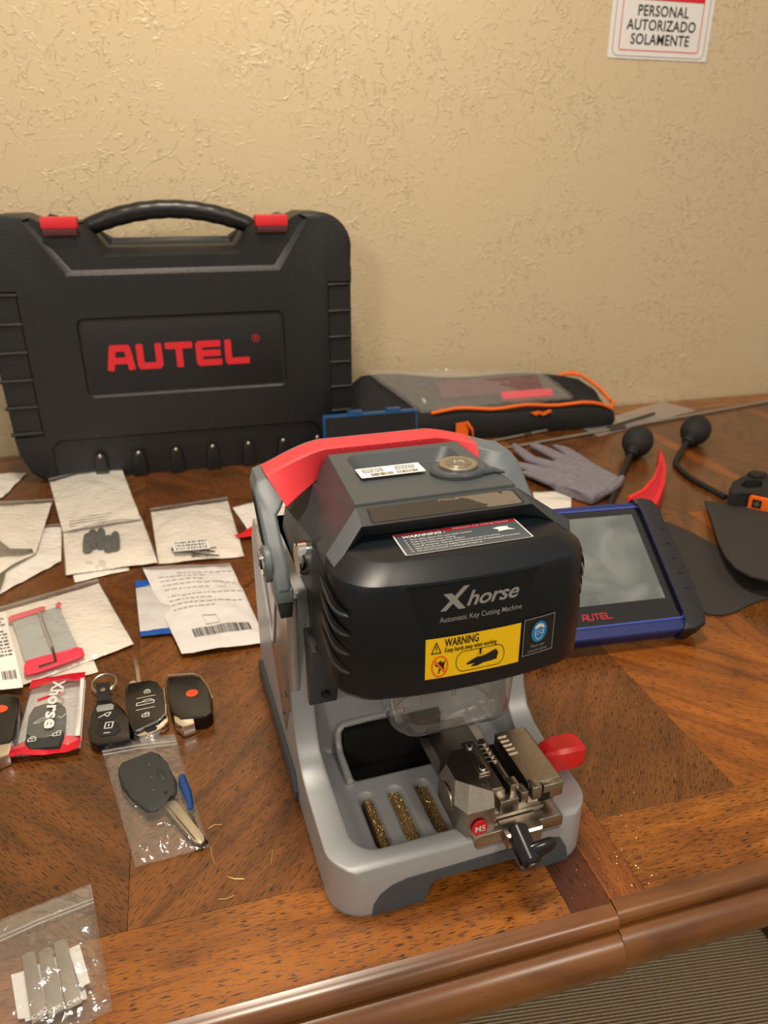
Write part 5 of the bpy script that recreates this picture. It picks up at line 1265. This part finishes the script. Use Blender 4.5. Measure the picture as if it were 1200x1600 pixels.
pxprism('key_blade', pmat('pale_steel', '#beb6a2', .3, .9), ck_, [(255, 1260), (268, 1247), (276, 1252), (318, 1304), (320, 1312), (314, 1318), (303, 1316), (298, 1308)], .0050, .0080, .0005)
pxprism('blade_groove', 'steeldk', ck_, [(262, 1262), (264, 1260), (306, 1311), (304, 1312)], .0080, .0082, 0)
sd = thing('screwdriver', 'small blue handled screwdriver in the bag beside the car key', 'screwdriver', at(290, 1235))
b = MB(); b.tube([at(284, 1214, .006), at(286, 1225, .006), at(292, 1240, .006), at(297, 1256, .006), at(298, 1266, .006)], [.0035, .0046, .0046, .0030, .0022], 10); b.build('handle', 'bluetool', sd, world=True)
b = MB(); b.tube([at(298, 1266, .005), at(307, 1292, .005), at(312, 1306, .005)], .0009, 8); b.build('shaft', 'steeldk', sd, world=True)
b = MB(); b.tube([at(312, 1304, .003), at(322, 1318, .003)], .0022, 8); b.build('tip', 'black', sd, world=True)
# bag of blanks
zipbag('clear zip bag with flat steel blanks in the near left corner', [(-30, 1455), (143, 1385), (176, 1580), (10, 1668)], 50, (.13, .16), lift=.009)
BL = [([(34, 1493), (54, 1487), (74, 1584), (50, 1600)], 'leftmost flat grey steel blank in the near corner bag'), ([(60, 1489), (80, 1480), (102, 1575), (76, 1590)], 'middle flat grey steel blank in the near corner bag'), ([(84, 1474), (104, 1468), (128, 1566), (104, 1578)], 'rightmost flat grey steel blank in the near corner bag')]
for k, (q_, l_) in enumerate(BL):
    o = thing('steel_blank', l_, 'blank', at(*q_[0]), group='steel blanks in the bag')
    q2 = [Vector(q_[0]).lerp(Vector(q_[1]), t_)+Vector((0, -3*math.sin(math.pi*t_))) for t_ in (0, .25, .5, .75, 1)]
    pxprism('blank_body', pmat('grey_blank_%d' % k, '#8c857a', .55, .4), o, [tuple(v) for v in q2]+q_[2:], .0050+k*.0016, .0064+k*.0016, .0002)
    f_ = pxframe(q_[3], q_[2], .0066+k*.0016)
    b = MB(); b.text('C4R%d' % (k+2), .0044, lambda x, y: f_(x+.006, y+.003, .0004), bold=.02); b.build('tag_print', 'whitepr', o, world=True, smooth=0)
pa = thing('paper_insert', 'folded white paper insert behind the steel blanks', 'paper', at(70, 1530))
pxprism('paper_left', 'whitepr', pa, [(17, 1523), (35, 1518), (46, 1590), (28, 1592)], .0036, .0042, 0)
pxprism('paper_right', 'whitepr', pa, [(107, 1483), (124, 1475), (141, 1535), (125, 1542)], .0072, .0078, 0)
pxprism('paper_sheet', 'whitepr', pa, [(20, 1524), (122, 1480), (136, 1560), (40, 1596)], .0030, .0036, 0)

# ---------------- loose brass shavings on the table
b = MB(); rnd = random.Random(21)
def flake(x, y, s_):
    p = at(x, y, .0004)
    q = [p+Vector((rnd.uniform(-1, 1), rnd.uniform(-1, 1), rnd.uniform(0, .7)))*s_ for _ in range(3)]
    b.poly(q, [(0, 1, 2)])
for k in range(520):
    if k < 380: x, y = rnd.gauss(965, 32), rnd.gauss(1310, 55)
    else: x, y = rnd.uniform(890, 1100), rnd.uniform(1090, 1400)
    if y > 1395-(x-955)*.23 or (x < 918 and y < 1330): continue
    flake(x, y, rnd.uniform(.0004, .0010))
for k in range(90):
    flake(rnd.uniform(300, 560), rnd.uniform(1150, 1500), rnd.uniform(.0003, .0008))
for k in range(60): flake(rnd.uniform(700, 900), rnd.uniform(1380, 1440), rnd.uniform(.0003, .0007))
meta(b.build('brass_flakes', 'shaving', None, smooth=0), 'fine brass shavings sprinkled on the table around the machine base', 'shavings', kind='stuff')
for k, (pts, l_) in enumerate((([(325, 1295), (335, 1289), (347, 1288)], 'curled brass shaving right of the key bag, nearest it'), ([(329, 1323), (331, 1338), (336, 1351)], 'brass shaving just below the key bag corner'), ([(356, 1370), (367, 1373), (382, 1373)], 'longest brass shaving lying left of the machine'), ([(426, 1328), (425, 1340), (423, 1352)], 'upright thin brass shaving near the machine base'), ([(342, 1405), (355, 1404), (366, 1399)], 'thin brass shaving near the veneer border'))):
    b = MB(); b.tube([at(x, y, .0006) for x, y in pts], .0006, 5); meta(b.build('brass_curl', 'shaving', None), l_, 'shaving', 'loose brass curls')
